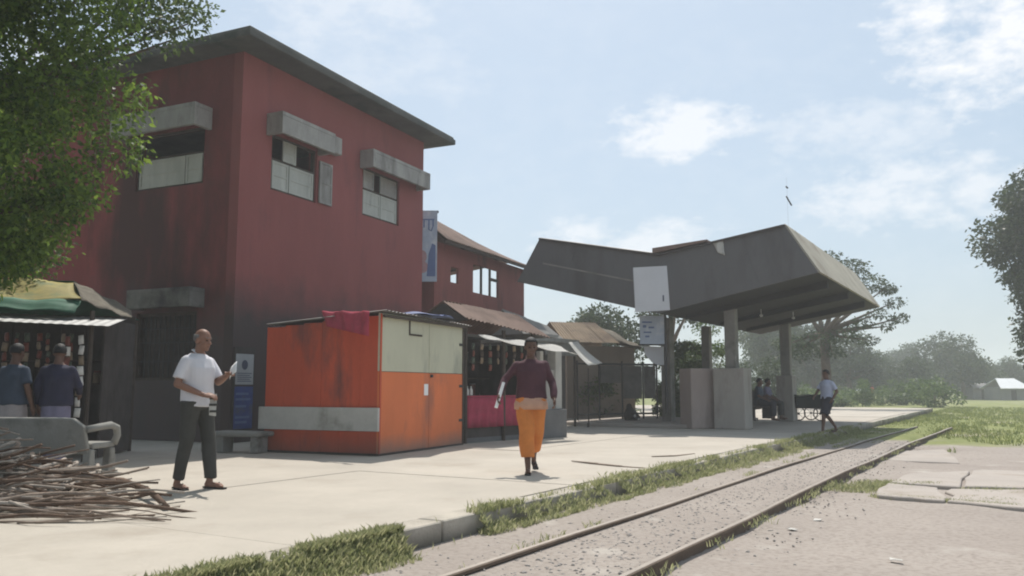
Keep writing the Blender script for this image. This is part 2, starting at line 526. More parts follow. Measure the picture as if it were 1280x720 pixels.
M['shirt_white'] = mat('white_shirt_cotton', (0.58, 0.57, 0.60), 0.85, 0.05, 6, 80, 0.05, 120)
M['trouser'] = mat('olive_grey_trousers', (0.05, 0.05, 0.045), 0.9, 0.15, 6, 80, 0.1, 120)
M['shirt_maroon'] = mat('maroon_shirt', (0.075, 0.028, 0.038), 0.85, 0.2, 6, 80, 0.1, 120)
M['lungi_orange'] = mat('orange_wrap_cloth', (0.60, 0.20, 0.045), 0.85, 0.15, 6, 80, 0.1, 120)
M['lungi_peach'] = mat('peach_waist_cloth', (0.50, 0.29, 0.20), 0.85, 0.12, 6, 80, 0.1, 120)
M['shirt_blue'] = mat('pale_blue_shirt', (0.40, 0.43, 0.54), 0.85, 0.08, 6, 80, 0.05, 120)
M['shorts'] = mat('dark_shorts', (0.03, 0.03, 0.04), 0.85, 0.2, 6, 80, 0.1, 120)
M['shirt_slate'] = mat('slate_blue_shirt', (0.045, 0.06, 0.088), 0.85, 0.15, 6, 80, 0.1, 120)
M['lungi_pale'] = mat('pale_wrap_cloth', (0.30, 0.27, 0.27), 0.85, 0.15, 6, 80, 0.1, 120)
M['shirt_navy'] = mat('navy_shirt', (0.025, 0.025, 0.05), 0.85, 0.2, 6, 80, 0.1, 120)
M['lungi_lilac'] = mat('lilac_grey_wrap', (0.16, 0.15, 0.22), 0.85, 0.2, 6, 80, 0.1, 120)
M['sandal'] = mat('dark_rubber_sandal', (0.03, 0.028, 0.026), 0.8, 0.1, 6, 80, 0.1, 60)
M['cart'] = mat('dark_green_cart', (0.015, 0.022, 0.02), 0.7, 0.3, 5, 40, 0.2, 40)
M['rubber'] = mat('tyre_rubber', (0.02, 0.02, 0.02), 0.85, 0.1, 6, 40, 0.1, 60)
M['thatch'] = mat('grey_thatch', (0.13, 0.115, 0.09), 0.95, 0.35, 8, 40, 0.7, 30, streak=True)
M['hutwall'] = mat('hut_mud_wall', (0.30, 0.25, 0.21), 0.95, 0.15, 1.5, 20, 0.3, 20, streak=True)
M['mesh_fence'] = mat('dark_fence_panel', (0.16, 0.15, 0.14), 0.85, 0.3, 3, 30, 0.2, 30)
M['pillar'] = mat('pale_pillar_plaster', (0.40, 0.39, 0.36), 0.9, 0.12, 2, 20, 0.15, 25)
M['greywall'] = mat('grey_low_wall', (0.13, 0.13, 0.13), 0.9, 0.2, 2, 20, 0.2, 25)
M['pack_a'] = mat('buff_packet', (0.22, 0.165, 0.11), 0.5, 0.25, 9, 40, 0.0)
M['pack_b'] = mat('rust_red_packet', (0.16, 0.05, 0.035), 0.5, 0.25, 9, 40, 0.0)
M['pack_c'] = mat('white_packet', (0.62, 0.60, 0.56), 0.5, 0.15, 9, 40, 0.0)
M['pack_d'] = mat('dull_green_packet', (0.07, 0.085, 0.06), 0.5, 0.25, 9, 40, 0.0)
M['sack'] = mat('dark_sack', (0.035, 0.033, 0.032), 0.9, 0.3, 6, 40, 0.3, 40)
M['farhut'] = mat('far_hut_wall', (0.22, 0.21, 0.20), 0.9, 0.15, 1, 10, 0.0)
M['whiteroof'] = mat('white_tin_roof', (0.74, 0.74, 0.74), 0.5, 0.06, 1, 10, 0.0)
M['leaf_near'] = leaf_mat('fresh_green_leaf', (0.04, 0.085, 0.018), (0.16, 0.25, 0.04), 0.5)
M['leaf_mid'] = leaf_mat('mid_green_leaf', (0.045, 0.085, 0.03), (0.12, 0.17, 0.055), 0.35)
M['leaf_dark'] = leaf_mat('dark_green_leaf', (0.02, 0.035, 0.014), (0.05, 0.075, 0.025), 0.25)
M['leaf_far'] = leaf_mat('far_green_leaf', (0.03, 0.05, 0.025), (0.07, 0.10, 0.045), 0.25)
M['grass'] = leaf_mat('grass_blade', (0.17, 0.205, 0.085), (0.40, 0.40, 0.23), 0.45)
M['grass_field'] = leaf_mat('field_grass_blade', (0.15, 0.19, 0.065), (0.28, 0.31, 0.12), 0.3)


def ground_mat():
    m_ = bpy.data.materials.new('dirt_and_turf')
    m_.use_nodes = True
    nt = m_.node_tree
    N, L = nt.nodes.new, nt.links.new
    b = nt.nodes['Principled BSDF']
    b.inputs['Roughness'].default_value = 0.95
    b.inputs['Specular IOR Level'].default_value = 0.15
    g = N('ShaderNodeNewGeometry')
    P = g.outputs['Position']

    def nz(scale, detail=5):
        n = N('ShaderNodeTexNoise'); n.inputs['Scale'].default_value = scale; n.inputs['Detail'].default_value = detail
        L(P, n.inputs['Vector'])
        return n.outputs['Fac']

    def ramp(fac, a, c):
        n = N('ShaderNodeMapRange'); n.inputs[1].default_value = a; n.inputs[2].default_value = c
        L(fac, n.inputs[0])
        return n.outputs[0]

    def mix(fac, A, B):
        n = N('ShaderNodeMix'); n.data_type = 'RGBA'
        for k, v in (('Factor', fac), ('A', A), ('B', B)):
            if isinstance(v, tuple):
                n.inputs[k].default_value = (*v, 1)
            elif isinstance(v, (int, float)):
                n.inputs[k].default_value = v
            else:
                L(v, n.inputs[k])
        return n.outputs['Result']
    dirt = mix(ramp(nz(0.45), .3, .7), (0.275, 0.24, 0.212), (0.34, 0.302, 0.268))
    dirt = mix(ramp(nz(22, 6), .45, .7), dirt, (0.24, 0.205, 0.18))
    dirt = mix(ramp(nz(1.7, 6), .6, .72), dirt, (0.375, 0.342, 0.305))
    turf = mix(ramp(nz(1.2), .3, .7), (0.14, 0.165, 0.06), (0.24, 0.25, 0.10))
    turf = mix(ramp(nz(0.5, 6), .55, .68), turf, (0.30, 0.27, 0.20))
    # turf lies beyond the trodden yard: distance along the track, broken by noise
    dp = N('ShaderNodeVectorMath'); dp.operation = 'DOT_PRODUCT'
    L(P, dp.inputs[0]); dp.inputs[1].default_value = (UX, UY, 0)
    ad = N('ShaderNodeMath'); ad.operation = 'MULTIPLY_ADD'
    L(nz(0.35, 5), ad.inputs[0]); ad.inputs[1].default_value = 8.0; L(dp.outputs['Value'], ad.inputs[2])
    c = mix(ramp(ad.outputs[0], 25.5, 28.0), dirt, turf)
    L(c, b.inputs['Base Color'])
    bp = N('ShaderNodeBump'); bp.inputs['Strength'].default_value = 0.5; bp.inputs['Distance'].default_value = 0.03
    L(nz(9, 8), bp.inputs['Height']); L(bp.outputs[0], b.inputs['Normal'])
    return m_


M['ground'] = ground_mat()

# ================================================================== THE SETTING
GZ = -0.25                                  # yard level beside the track; platform top is z = 0


def build_ground():
    xs = np.concatenate([np.linspace(-420, -40, 12)[:-1], np.linspace(-40, -3, 60)[:-1], np.linspace(-3, 14, 170)[:-1], np.linspace(14, 60, 90), np.linspace(60, 420, 12)[1:]])
    ys = np.concatenate([np.linspace(-200, -6, 8)[:-1], np.linspace(-6, 2, 20)[:-1], np.linspace(2, 24, 220)[:-1], np.linspace(24, 60, 80), np.linspace(60, 460, 14)[1:]])
    X, Y = np.meshgrid(xs, ys)
    S = UX * X + UY * Y
    Tt = UY * X - UX * Y
    Z = np.full_like(X, GZ)
    near = (np.abs(X) < 60) & (Y < 60)
    Z += np.where(near, 0.018 * np.sin(X * 1.9 + 0.7 * Y) * np.sin(Y * 1.3 - 0.4 * X) + 0.012 * np.sin(X * 4.1) * np.cos(Y * 3.3), 0)
    bed = np.clip((Tt + 4.35) / .1, 0, 1) * np.clip((-2.34 - Tt) / .05, 0, 1) * np.clip((40 - S) / 10, 0, 1)
    Z = Z * (1 - bed) + (-0.172) * bed
    under = Tt < -4.6                        # ground drops below the platform
    Z = np.where(under & (S < 49), -0.5, Z)
    ny, nx = X.shape
    V = np.stack([X.ravel(), Y.ravel(), Z.ravel()], 1)
    idx = np.arange(nx * ny).reshape(ny, nx)
    F = np.stack([idx[:-1, :-1].ravel(), idx[:-1, 1:].ravel(), idx[1:, 1:].ravel(), idx[1:, :-1].ravel()], 1)
    me = fast_mesh('ground', V, F, M['ground'])
    me.polygons.foreach_set('use_smooth', [True] * len(me.polygons))
    tag(link('ground', me), 'dry trodden dirt yard turning to grass in the distance', None, kind='structure')


build_ground()


def build_platform():
    EDGE = -4.16
    root = empty('platform')
    tag(root, 'pale concrete railway platform running beside the track', kind='structure')
    # paving bays with recessed joints, cast in place; edges slightly uneven
    ss = [-4, 0.2, 4.4, 8.7, 12.9, 17.2, 21.5, 25.8, 30.2, 34.6, 39.0, 43.2, 47.0, 51.2]
    tt = [EDGE - 0.26, -7.6, -11.2, -30]
    for i in range(len(ss) - 1):
        for j in range(len(tt) - 1):
            g = 0.003
            q = [T(ss[i] + g, tt[j] - g), T(ss[i + 1] - g, tt[j] - g), T(ss[i + 1] - g, tt[j + 1] + g), T(ss[i] + g, tt[j + 1] + g)]
            dz = random.uniform(-0.006, 0.004)
            MB().prism([(p.x, p.y) for p in q], -0.4, dz).build('paving_bay', M['concrete'], root)
    q = [T(ss[0], tt[0]), T(ss[-1], tt[0]), T(ss[-1], tt[-1]), T(ss[0], tt[-1])]
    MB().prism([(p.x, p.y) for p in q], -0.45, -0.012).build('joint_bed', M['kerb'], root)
    s = -4.0
    while s < 51:                            # kerb stones along the platform edge
        l = random.uniform(1.3, 1.9)
        e = min(s + l, 51.2)
        o = random.uniform(-0.02, 0.02)
        a, b = T(s + .012, EDGE + o), T(e - .012, EDGE + o + random.uniform(-.015, .015))
        c, d = T(e - .012, EDGE - .25), T(s + .012, EDGE - .25)
        zt = random.uniform(-0.012, 0.004)
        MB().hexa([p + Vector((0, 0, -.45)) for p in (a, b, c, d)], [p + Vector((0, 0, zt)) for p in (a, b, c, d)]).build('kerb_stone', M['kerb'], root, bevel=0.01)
        s = e
    # long open cracks, dark earth showing in them
    for pts, w in (([(715, 577), (745, 580), (775, 583), (806, 585)], .05), ([(815, 571), (842, 570), (868, 567)], .05)):
        ps = [gr(x, y, 0.002) for x, y in pts]
        mb = MB()
        for k in range(len(ps) - 1):
            a, b = ps[k], ps[k + 1]
            d = (b - a).normalized(); nn = Vector((-d.y, d.x, 0))
            w0, w1 = w * (.3 + .7 * (k > 0)), w * (.3 + .7 * (k < len(ps) - 2))
            mb.hexa([a - nn * w0 - Vector((0, 0, .01)), b - nn * w1 - Vector((0, 0, .01)), b + nn * w1 - Vector((0, 0, .01)), a + nn * w0 - Vector((0, 0, .01))],
                    [a - nn * w0, b - nn * w1, b + nn * w1, a + nn * w0])
            mb.v = [(x, y, z + 0.005) for x, y, z in mb.v]
        mb.build('crack', M['sleeper'], root)


build_platform()


def build_track():
    root = empty('railway_track', T(0, -2.8, 0), 0, 'single rusty railway track half buried in gravel', 'railway track')
    inv = -T(0, -2.8, 0)
    prof = [(-.06, -.13), (.06, -.13), (.06, -.118), (.012, -.10), (.010, -.04), (.034, -.026), (.034, -.004), (.026, 0), (-.026, 0), (-.034, -.004), (-.034, -.026), (-.010, -.04), (-.012, -.10), (-.06, -.118)]
    for tc in (-3.32, -2.32):
        sts = list(np.linspace(-4, 30, 46))
        vs, fs = [], []
        n = len(prof)
        for s in sts:
            wob = 0.012 * math.sin(s * .6 + tc) + 0.006 * math.sin(s * 1.7)
            bend = 0.0009 * max(0, s - 9) ** 2
            for a, z in prof:
                vs.append(T(s, tc + a + wob + bend, -.138 + z + 0.006 * math.sin(s * .8 + tc)) + inv)
        for i in range(len(sts) - 1):
            for k in range(n):
                fs.append((i * n + k, i * n + (k + 1) % n, (i + 1) * n + (k + 1) % n, (i + 1) * n + k))
        ra = MB().add(vs, fs).build('rail', M['rail'], root)
        mb = MB()
        for i in range(len(sts) - 1):        # worn running band on the head
            a, b = [], []
            for s in (sts[i], sts[i + 1]):
                wob = 0.012 * math.sin(s * .6 + tc) + 0.006 * math.sin(s * 1.7) + 0.0009 * max(0, s - 9) ** 2
                z = -.138 + 0.006 * math.sin(s * .8 + tc)
                a.append((T(s, tc - .021 + wob, z) + inv, T(s, tc + .021 + wob, z) + inv))
            (p, q), (r_, t_) = a
            up = Vector((0, 0, .003))
            mb.hexa([p, q, t_, r_], [p + up, q + up, t_ + up, r_ + up])
        mb.build('rail_head', M['railtop'], ra)


build_track()


def scatter_stones():
    V, F = [], []
    base = np.array([(1, 0, 0), (-1, 0, 0), (0, 1, 0), (0, -1, 0), (0, 0, 1), (0, 0, -1)], float)
    fac = np.array([(0, 2, 4), (2, 1, 4), (1, 3, 4), (3, 0, 4), (2, 0, 5), (1, 2, 5), (3, 1, 5), (0, 3, 5)])
    cnt = 0
    n = 5200
    for i in range(n):
        s = 3.4 + 19 * random.random() ** 1.6
        t = random.gauss(-2.8, .42) if random.random() < .86 else random.uniform(-3.9, -1.7)
        if s < 1: continue
        r_ = random.uniform(.007, .017) * (1 + .3 * (random.random() < .08))
        p = T(s, t, -0.178 if -3.9 < t < -2.36 else GZ + 0.0)
        sc = np.array([random.uniform(.7, 1.3), random.uniform(.7, 1.3), random.uniform(.5, .9)]) * r_
        a = random.uniform(0, 6.28)
        v = base * sc * (1 + .25 * rng.standard_normal((6, 1)))
        x = v[:, 0] * math.cos(a) - v[:, 1] * math.sin(a)
        y = v[:, 0] * math.sin(a) + v[:, 1] * math.cos(a)
        V.append(np.stack([x + p.x, y + p.y, v[:, 2] + p.z + r_ * .35], 1))
        F.append(fac + cnt * 6)
        cnt += 1
    o = link('ballast_gravel', fast_mesh('ballast_gravel', np.concatenate(V), np.concatenate(F), M['stone']))
    tag(o, 'loose grey ballast gravel between and beside the rails', 'gravel', kind='stuff')


scatter_stones()


def blades(name, pts, hgt, wid, mat_, label):
    """grass as bent three-vertex blades; pts is an array of base points"""
    n = len(pts)
    a = rng.uniform(0, 2 * math.pi, n)
    h = hgt * rng.uniform(.5, 1.4, n)
    w = wid * rng.uniform(.6, 1.3, n)
    lean = h * rng.uniform(.2, .9, n)
    b = rng.uniform(0, 2 * math.pi, n)
    P = np.asarray(pts, float)
    d = np.stack([np.cos(a) * w, np.sin(a) * w, np.zeros(n)], 1)
    l = np.stack([np.cos(b) * lean, np.sin(b) * lean, h], 1)
    mid = P + l * np.array([.4, .4, .62])
    V = np.stack([P - d, P + d, mid + d * .7, P + l * np.array([1, 1, .95]), mid - d * .7], 1).reshape(-1, 3)
    k = np.arange(n)[:, None] * 5
    F = k + np.array([[0, 1, 2, 3, 4]])
    o = link(name, fast_mesh(name, V, F, mat_))
    return tag(o, label, 'grass', kind='stuff')


def grass_strip():
    pts = []
    # tussocks hug the platform edge; bare stretch where the kerb shows
    for i in range(26000):
        s = 2.2 + 24 * random.random() ** 1.25
        if 5.15 < s < 6.25 and random.random() < .97:
            continue
        edge = -4.16
        wdt = .30 if s < 5.2 else .20 + .02 * max(0, s - 8)
        nz_ = noise.noise(Vector((s * .9, 3.3, 0))) * .5 + noise.noise(Vector((s * 2.6, 9.1, 0))) * .35
        t = edge + random.uniform(-.12, 1) ** 1 * wdt * (1.0 + nz_)
        cl = noise.noise(Vector((s * 3.2, t * 5, 1.7)))
        if cl < .0 and random.random() < .85:
            continue
        z = -.178 if t > edge else 0.0
        pts.append(tuple(T(s, t, z)))
    blades('grass_verge', np.array(pts), .052, .005, M['grass'], 'ragged green grass growing along the foot of the platform edge')
    # low rank weeds mounding up to the platform lip
    pts = []
    for i in range(13000):
        s = 6.3 + 20 * random.random() ** 1.2 if random.random() < .72 else 1.8 + 3.3 * random.random()
        u = random.random()
        nz_ = noise.noise(Vector((s * 1.4, 7.3, 0)))
        if nz_ < -.25 or noise.noise(Vector((s * 5, u * 3, 1))) < -.15: continue
        pts.append(tuple(T(s, -4.14 + u * .2, -.178 + .13 * (1 - u))))
    for i in range(13000):
        s = 6.2 + 21 * random.random() ** 1.15
        nz_ = noise.noise(Vector((s * 1.1, 2.3, 0))) + .5 * noise.noise(Vector((s * 3.7, 5.3, 0)))
        wd = .10 + .16 * max(0, nz_ + .25)
        t = -4.16 - abs(random.gauss(0, 1)) * wd * .6 + .03
        if nz_ > -.1 and (random.random() < .5 or nz_ > .2): pts.append(tuple(T(s, t, -.01)))
    for i in range(8000):
        s = 1.8 + 3.45 * random.random()
        if noise.noise(Vector((s * 2.1, 2.3, 0))) > -.32: pts.append(tuple(T(s, -4.12 - abs(random.gauss(0, .075)), -.01)))
    for i in range(7000):
        s = 1.8 + 3.4 * random.random(); u = random.random()
        pts.append(tuple(T(s, -4.14 + u * .16, -.178 + .16 * (1 - u))))
    blades('weed_mound', np.array(pts), .06, .006, M['grass'], 'rank weeds mounding against the platform kerb')
    # tufts on the dirt at the right and around the apron slab
    pts = []
    for c_, r_, n in ((gr(1085, 612, GZ), .45, 1500), (gr(1105, 606, GZ), .35, 900), (gr(1250, 616, GZ), .4, 900), (gr(1160, 607, GZ), .18, 350), (gr(1235, 628, GZ), .25, 500)):
        for i in range(n):
            a = random.uniform(0, 6.28); q = r_ * random.random() ** .7
            pts.append((c_.x + q * math.cos(a) * 1.3, c_.y + q * math.sin(a), c_.z))
    for i in range(2600):                    # along the slab's near edge
        u = random.random()
        p = gr(1094 + 180 * u, 622 + 14 * u, GZ)
        pts.append((p.x + random.gauss(0, .05), p.y + random.gauss(0, .05), GZ))
    for i in range(3000):                    # along both rails
        s = 5 + 18 * random.random(); t = random.choice((-3.45, -2.17)) + random.gauss(0, .05)
        if noise.noise(Vector((s * 1.5, t, 4))) > .05:
            pts.append(tuple(T(s, t, -.175)))
    blades('yard_grass_tufts', np.array(pts), .05, .005, M['grass'], 'short grass tufts in the dirt beside rails and slab')
    pts = []
    for i in range(60000):
        s = 20 + 46 * random.random() ** 1.3
        t = -4.1 + 40 * random.random() ** 1.4
        if noise.noise(Vector((s * .35, t * .35, 2))) * 7 + noise.noise(Vector((s * 1.1, t * 1.1, 5))) * 4 + (s - 24) < 0:
            continue
        if noise.noise(Vector((s * .8, t * .8, 7))) < -.22: continue
        pts.append(tuple(T(s, t, GZ)))
    blades('field_grass', np.array(pts), .10, .018, M['grass_field'], 'pale green grass field closing over the far end of the track')


grass_strip()


def build_apron():
    root = empty('concrete_apron', gr(1094, 616, GZ))
    tag(root, 'broken low concrete slab in the dirt right of the track', kind='structure')
    o = root.location
    pix = [[(1096, 619), (1180, 626), (1172, 610), (1110, 604)], [(1184, 626), (1285, 635), (1300, 612), (1188, 611)], [(1112, 602), (1200, 608), (1212, 588), (1138, 591)], [(1205, 608), (1330, 611), (1330, 588), (1216, 588)],
           [(1020, 566), (1130, 574), (1200, 577), (1180, 560)]]
    for k, q in enumerate(pix):
        ps = [gr(x, y, GZ + .045) - o for x, y in q]
        n = 4
        ring = []
        for i in range(4):                   # broken edges
            a, b = ps[i], ps[(i + 1) % 4]
            for j in range(n):
                p = a.lerp(b, j / n)
                if j: p = p + Vector((random.uniform(-.05, .05), random.uniform(-.05, .05), 0))
                ring.append((p.x, p.y))
        MB().prism(ring, -.1, (.045 if k < 4 else .012) + random.uniform(-.008, .008)).build('slab_piece', M['slab'], root, bevel=.012)


build_apron()

# ================================================================== FOLIAGE
def leaf_cloud(name, clumps, n, leaf, mat_, droop=0.0, flat=0.0, shell=0.45):
    """leaf-sized faces spread through clumps (cx,cy,cz,rx,ry,rz); denser towards each clump's skin"""
    C = np.array(clumps, float)
    vol = (C[:, 3] * C[:, 4] * C[:, 5]) ** 0.72
    idx = rng.choice(len(C), n, p=vol / vol.sum())
    c = C[idx]
    d = rng.standard_normal((n, 3)); d /= np.linalg.norm(d, axis=1)[:, None]
    r = (shell + (1 - shell) * rng.random(n) ** .6) * (1 + .14 * rng.standard_normal(n))
    P = c[:, :3] + d * c[:, 3:] * r[:, None]
    L_ = leaf * rng.uniform(.6, 1.35, n)
    ax = rng.standard_normal((n, 3)); ax[:, 2] = ax[:, 2] * (1 - flat) - droop
    ax += d * .5
    ax /= np.linalg.norm(ax, axis=1)[:, None]
    q = rng.standard_normal((n, 3)); q[:, 2] += flat * 2
    w = np.cross(ax, q); w /= np.linalg.norm(w, axis=1)[:, None] + 1e-9
    w = w * (L_ * .26)[:, None]
    a = ax * L_[:, None]
    sag = np.zeros((n, 3)); sag[:, 2] = -L_ * .12
    V = np.stack([P, P + a * .45 + w, P + a + sag, P + a * .45 - w], 1).reshape(-1, 3)
    F = np.arange(n * 4).reshape(n, 4)
    return fast_mesh(name, V, F, mat_)


def crown_clumps(c, rad, n, size, zbias=0.0, seed=0):
    rr = random.Random(seed)
    out = []
    while len(out) < n:
        d = Vector((rr.uniform(-1, 1), rr.uniform(-1, 1), rr.uniform(-1, 1)))
        if d.length > 1 or d.length < .25: continue
        d.z += zbias * (1 - d.length)
        s = size * rr.uniform(.55, 1.35)
        out.append((c[0] + d.x * rad[0], c[1] + d.y * rad[1], c[2] + d.z * rad[2], s * rr.uniform(.9, 1.3), s * rr.uniform(.9, 1.3), s * rr.uniform(.6, .95)))
    return out


def tree(name, base, label, crown_c, rad, nclump, size, nleaf, leaf, lm, trunk_r, group=None, seed=1, droop=.1, flat=0., limbs=7, extra=None):
    """trunk and limbs reaching into the crown's clumps; crown_c is relative to the base"""
    root = empty(name, base, 0, label, 'tree', group)
    cl = crown_clumps(crown_c, rad, nclump, size, .15, seed)
    if extra: cl += extra
    mb = MB()
    rr = random.Random(seed + 5)
    fork = Vector((crown_c[0] * .45, crown_c[1] * .45, max(.8, (crown_c[2] - rad[2]) * .85)))
    mb.tube([(0, 0, -.3), (0, 0, .05), fork * .5 + Vector((rr.uniform(-.1, .1), rr.uniform(-.1, .1), 0)), fork], [trunk_r * 1.5, trunk_r * 1.15, trunk_r * .95, trunk_r * .8], 10)
    for k in range(limbs):
        c = cl[(k * 7) % len(cl)]
        e = Vector(c[:3])
        mid = fork.lerp(e, .5) + Vector((rr.uniform(-.3, .3), rr.uniform(-.3, .3), rr.uniform(-.05, .35))) * size
        mb.tube([fork, fork.lerp(mid, .5) + Vector((0, 0, .1)), mid, e], [trunk_r * .6, trunk_r * .45, trunk_r * .28, trunk_r * .08], 7)
    mb.build('trunk', M['bark'], root, smooth=True)
    link('crown', leaf_cloud('crown', cl, nleaf, leaf, lm, droop, flat), None, root)
    return root


# ================================================================== BUILDINGS
def wall_panel(mb, L0, L1, z0, z1, th, holes, to):
    """wall slab in (a, depth, z) with rectangular openings; to(a, d, z) -> local point"""
    A = sorted({L0, L1} | {h[0] for h in holes} | {h[1] for h in holes})
    Z = sorted({z0, z1} | {h[2] for h in holes} | {h[3] for h in holes})

    def solid(i, j):
        if not (0 <= i < len(A) - 1 and 0 <= j < len(Z) - 1): return False
        a, z = (A[i] + A[i + 1]) / 2, (Z[j] + Z[j + 1]) / 2
        return not any(h[0] < a < h[1] and h[2] < z < h[3] for h in holes)
    vid = {}
    vs, fs = [], []

    def v(i, j, d):
        if (i, j, d) not in vid:
            vid[(i, j, d)] = len(vs)
            vs.append(to(A[i], d * th, Z[j]))
        return vid[(i, j, d)]
    for i in range(len(A) - 1):
        for j in range(len(Z) - 1):
            if not solid(i, j): continue
            fs.append((v(i, j, 0), v(i + 1, j, 0), v(i + 1, j + 1, 0), v(i, j + 1, 0)))
            fs.append((v(i, j, 1), v(i, j + 1, 1), v(i + 1, j + 1, 1), v(i + 1, j, 1)))
            for di, dj, p, q in ((-1, 0, (i, j), (i, j + 1)), (1, 0, (i + 1, j + 1), (i + 1, j)), (0, -1, (i + 1, j), (i, j)), (0, 1, (i, j + 1), (i + 1, j + 1))):
                if not solid(i + di, j + dj):
                    fs.append((v(*p, 0), v(*q, 0), v(*q, 1), v(*p, 1)))
    mb.add(vs, fs)
    return mb


def hood(parent, a0, a1, z0, z1, proj, to, name='window_hood'):
    """concrete sunshade: slab on top, drop wall in front and at both ends"""
    mb = MB()

    def bx(a, b, d0, d1, p, q):
        pts = [to(x, y, z) for z in (p, q) for y in (d0, d1) for x in (a, b)]
        mb.add(pts, [(0, 2, 3, 1), (4, 5, 7, 6), (0, 1, 5, 4), (2, 6, 7, 3), (0, 4, 6, 2), (1, 3, 7, 5)])
    bx(a0, a1, -proj, 0.0, z1 - .09, z1)
    bx(a0 + .003, a1 - .003, -proj + .003, -proj + .08, z0, z1 - .09)
    bx(a0 + .003, a0 + .09, -proj + .08, 0.0, z0, z1 - .09)
    bx(a1 - .09, a1 - .003, -proj + .08, 0.0, z0, z1 - .09)
    return mb.build(name, M['hood'], parent, bevel=.008)


def abox(a, b, d0, d1, p, q, to, mb=None):
    mb = mb or MB()
    pts = [to(x, y, z) for z in (p, q) for y in (d0, d1) for x in (a, b)]
    mb.add(pts, [(0, 2, 3, 1), (4, 5, 7, 6), (0, 1, 5, 4), (2, 6, 7, 3), (0, 4, 6, 2), (1, 3, 7, 5)])
    return mb


def shutter_leaf(parent, a0, a1, z0, z1, d, to, m='shutter', rails=1):
    """framed board leaf: stiles, rails and a sunk panel"""
    mb = MB()
    fr = .05
    abox(a0, a0 + fr, d - .035, d, z0, z1, to, mb)
    abox(a1 - fr, a1, d - .035, d, z0, z1, to, mb)
    abox(a0 + fr, a1 - fr, d - .033, d - .002, z0, z0 + fr, to, mb)
    abox(a0 + fr, a1 - fr, d - .033, d - .002, z1 - fr, z1, to, mb)
    for k in range(1, rails + 1):
        zz = z0 + (z1 - z0) * k / (rails + 1)
        abox(a0 + fr, a1 - fr, d - .031, d - .002, zz - .02, zz + .02, to, mb)
    abox(a0 + fr, a1 - fr, d - .018, d - .006, z0 + fr, z1 - fr, to, mb)
    return mb.build('shutter', M[m], parent)


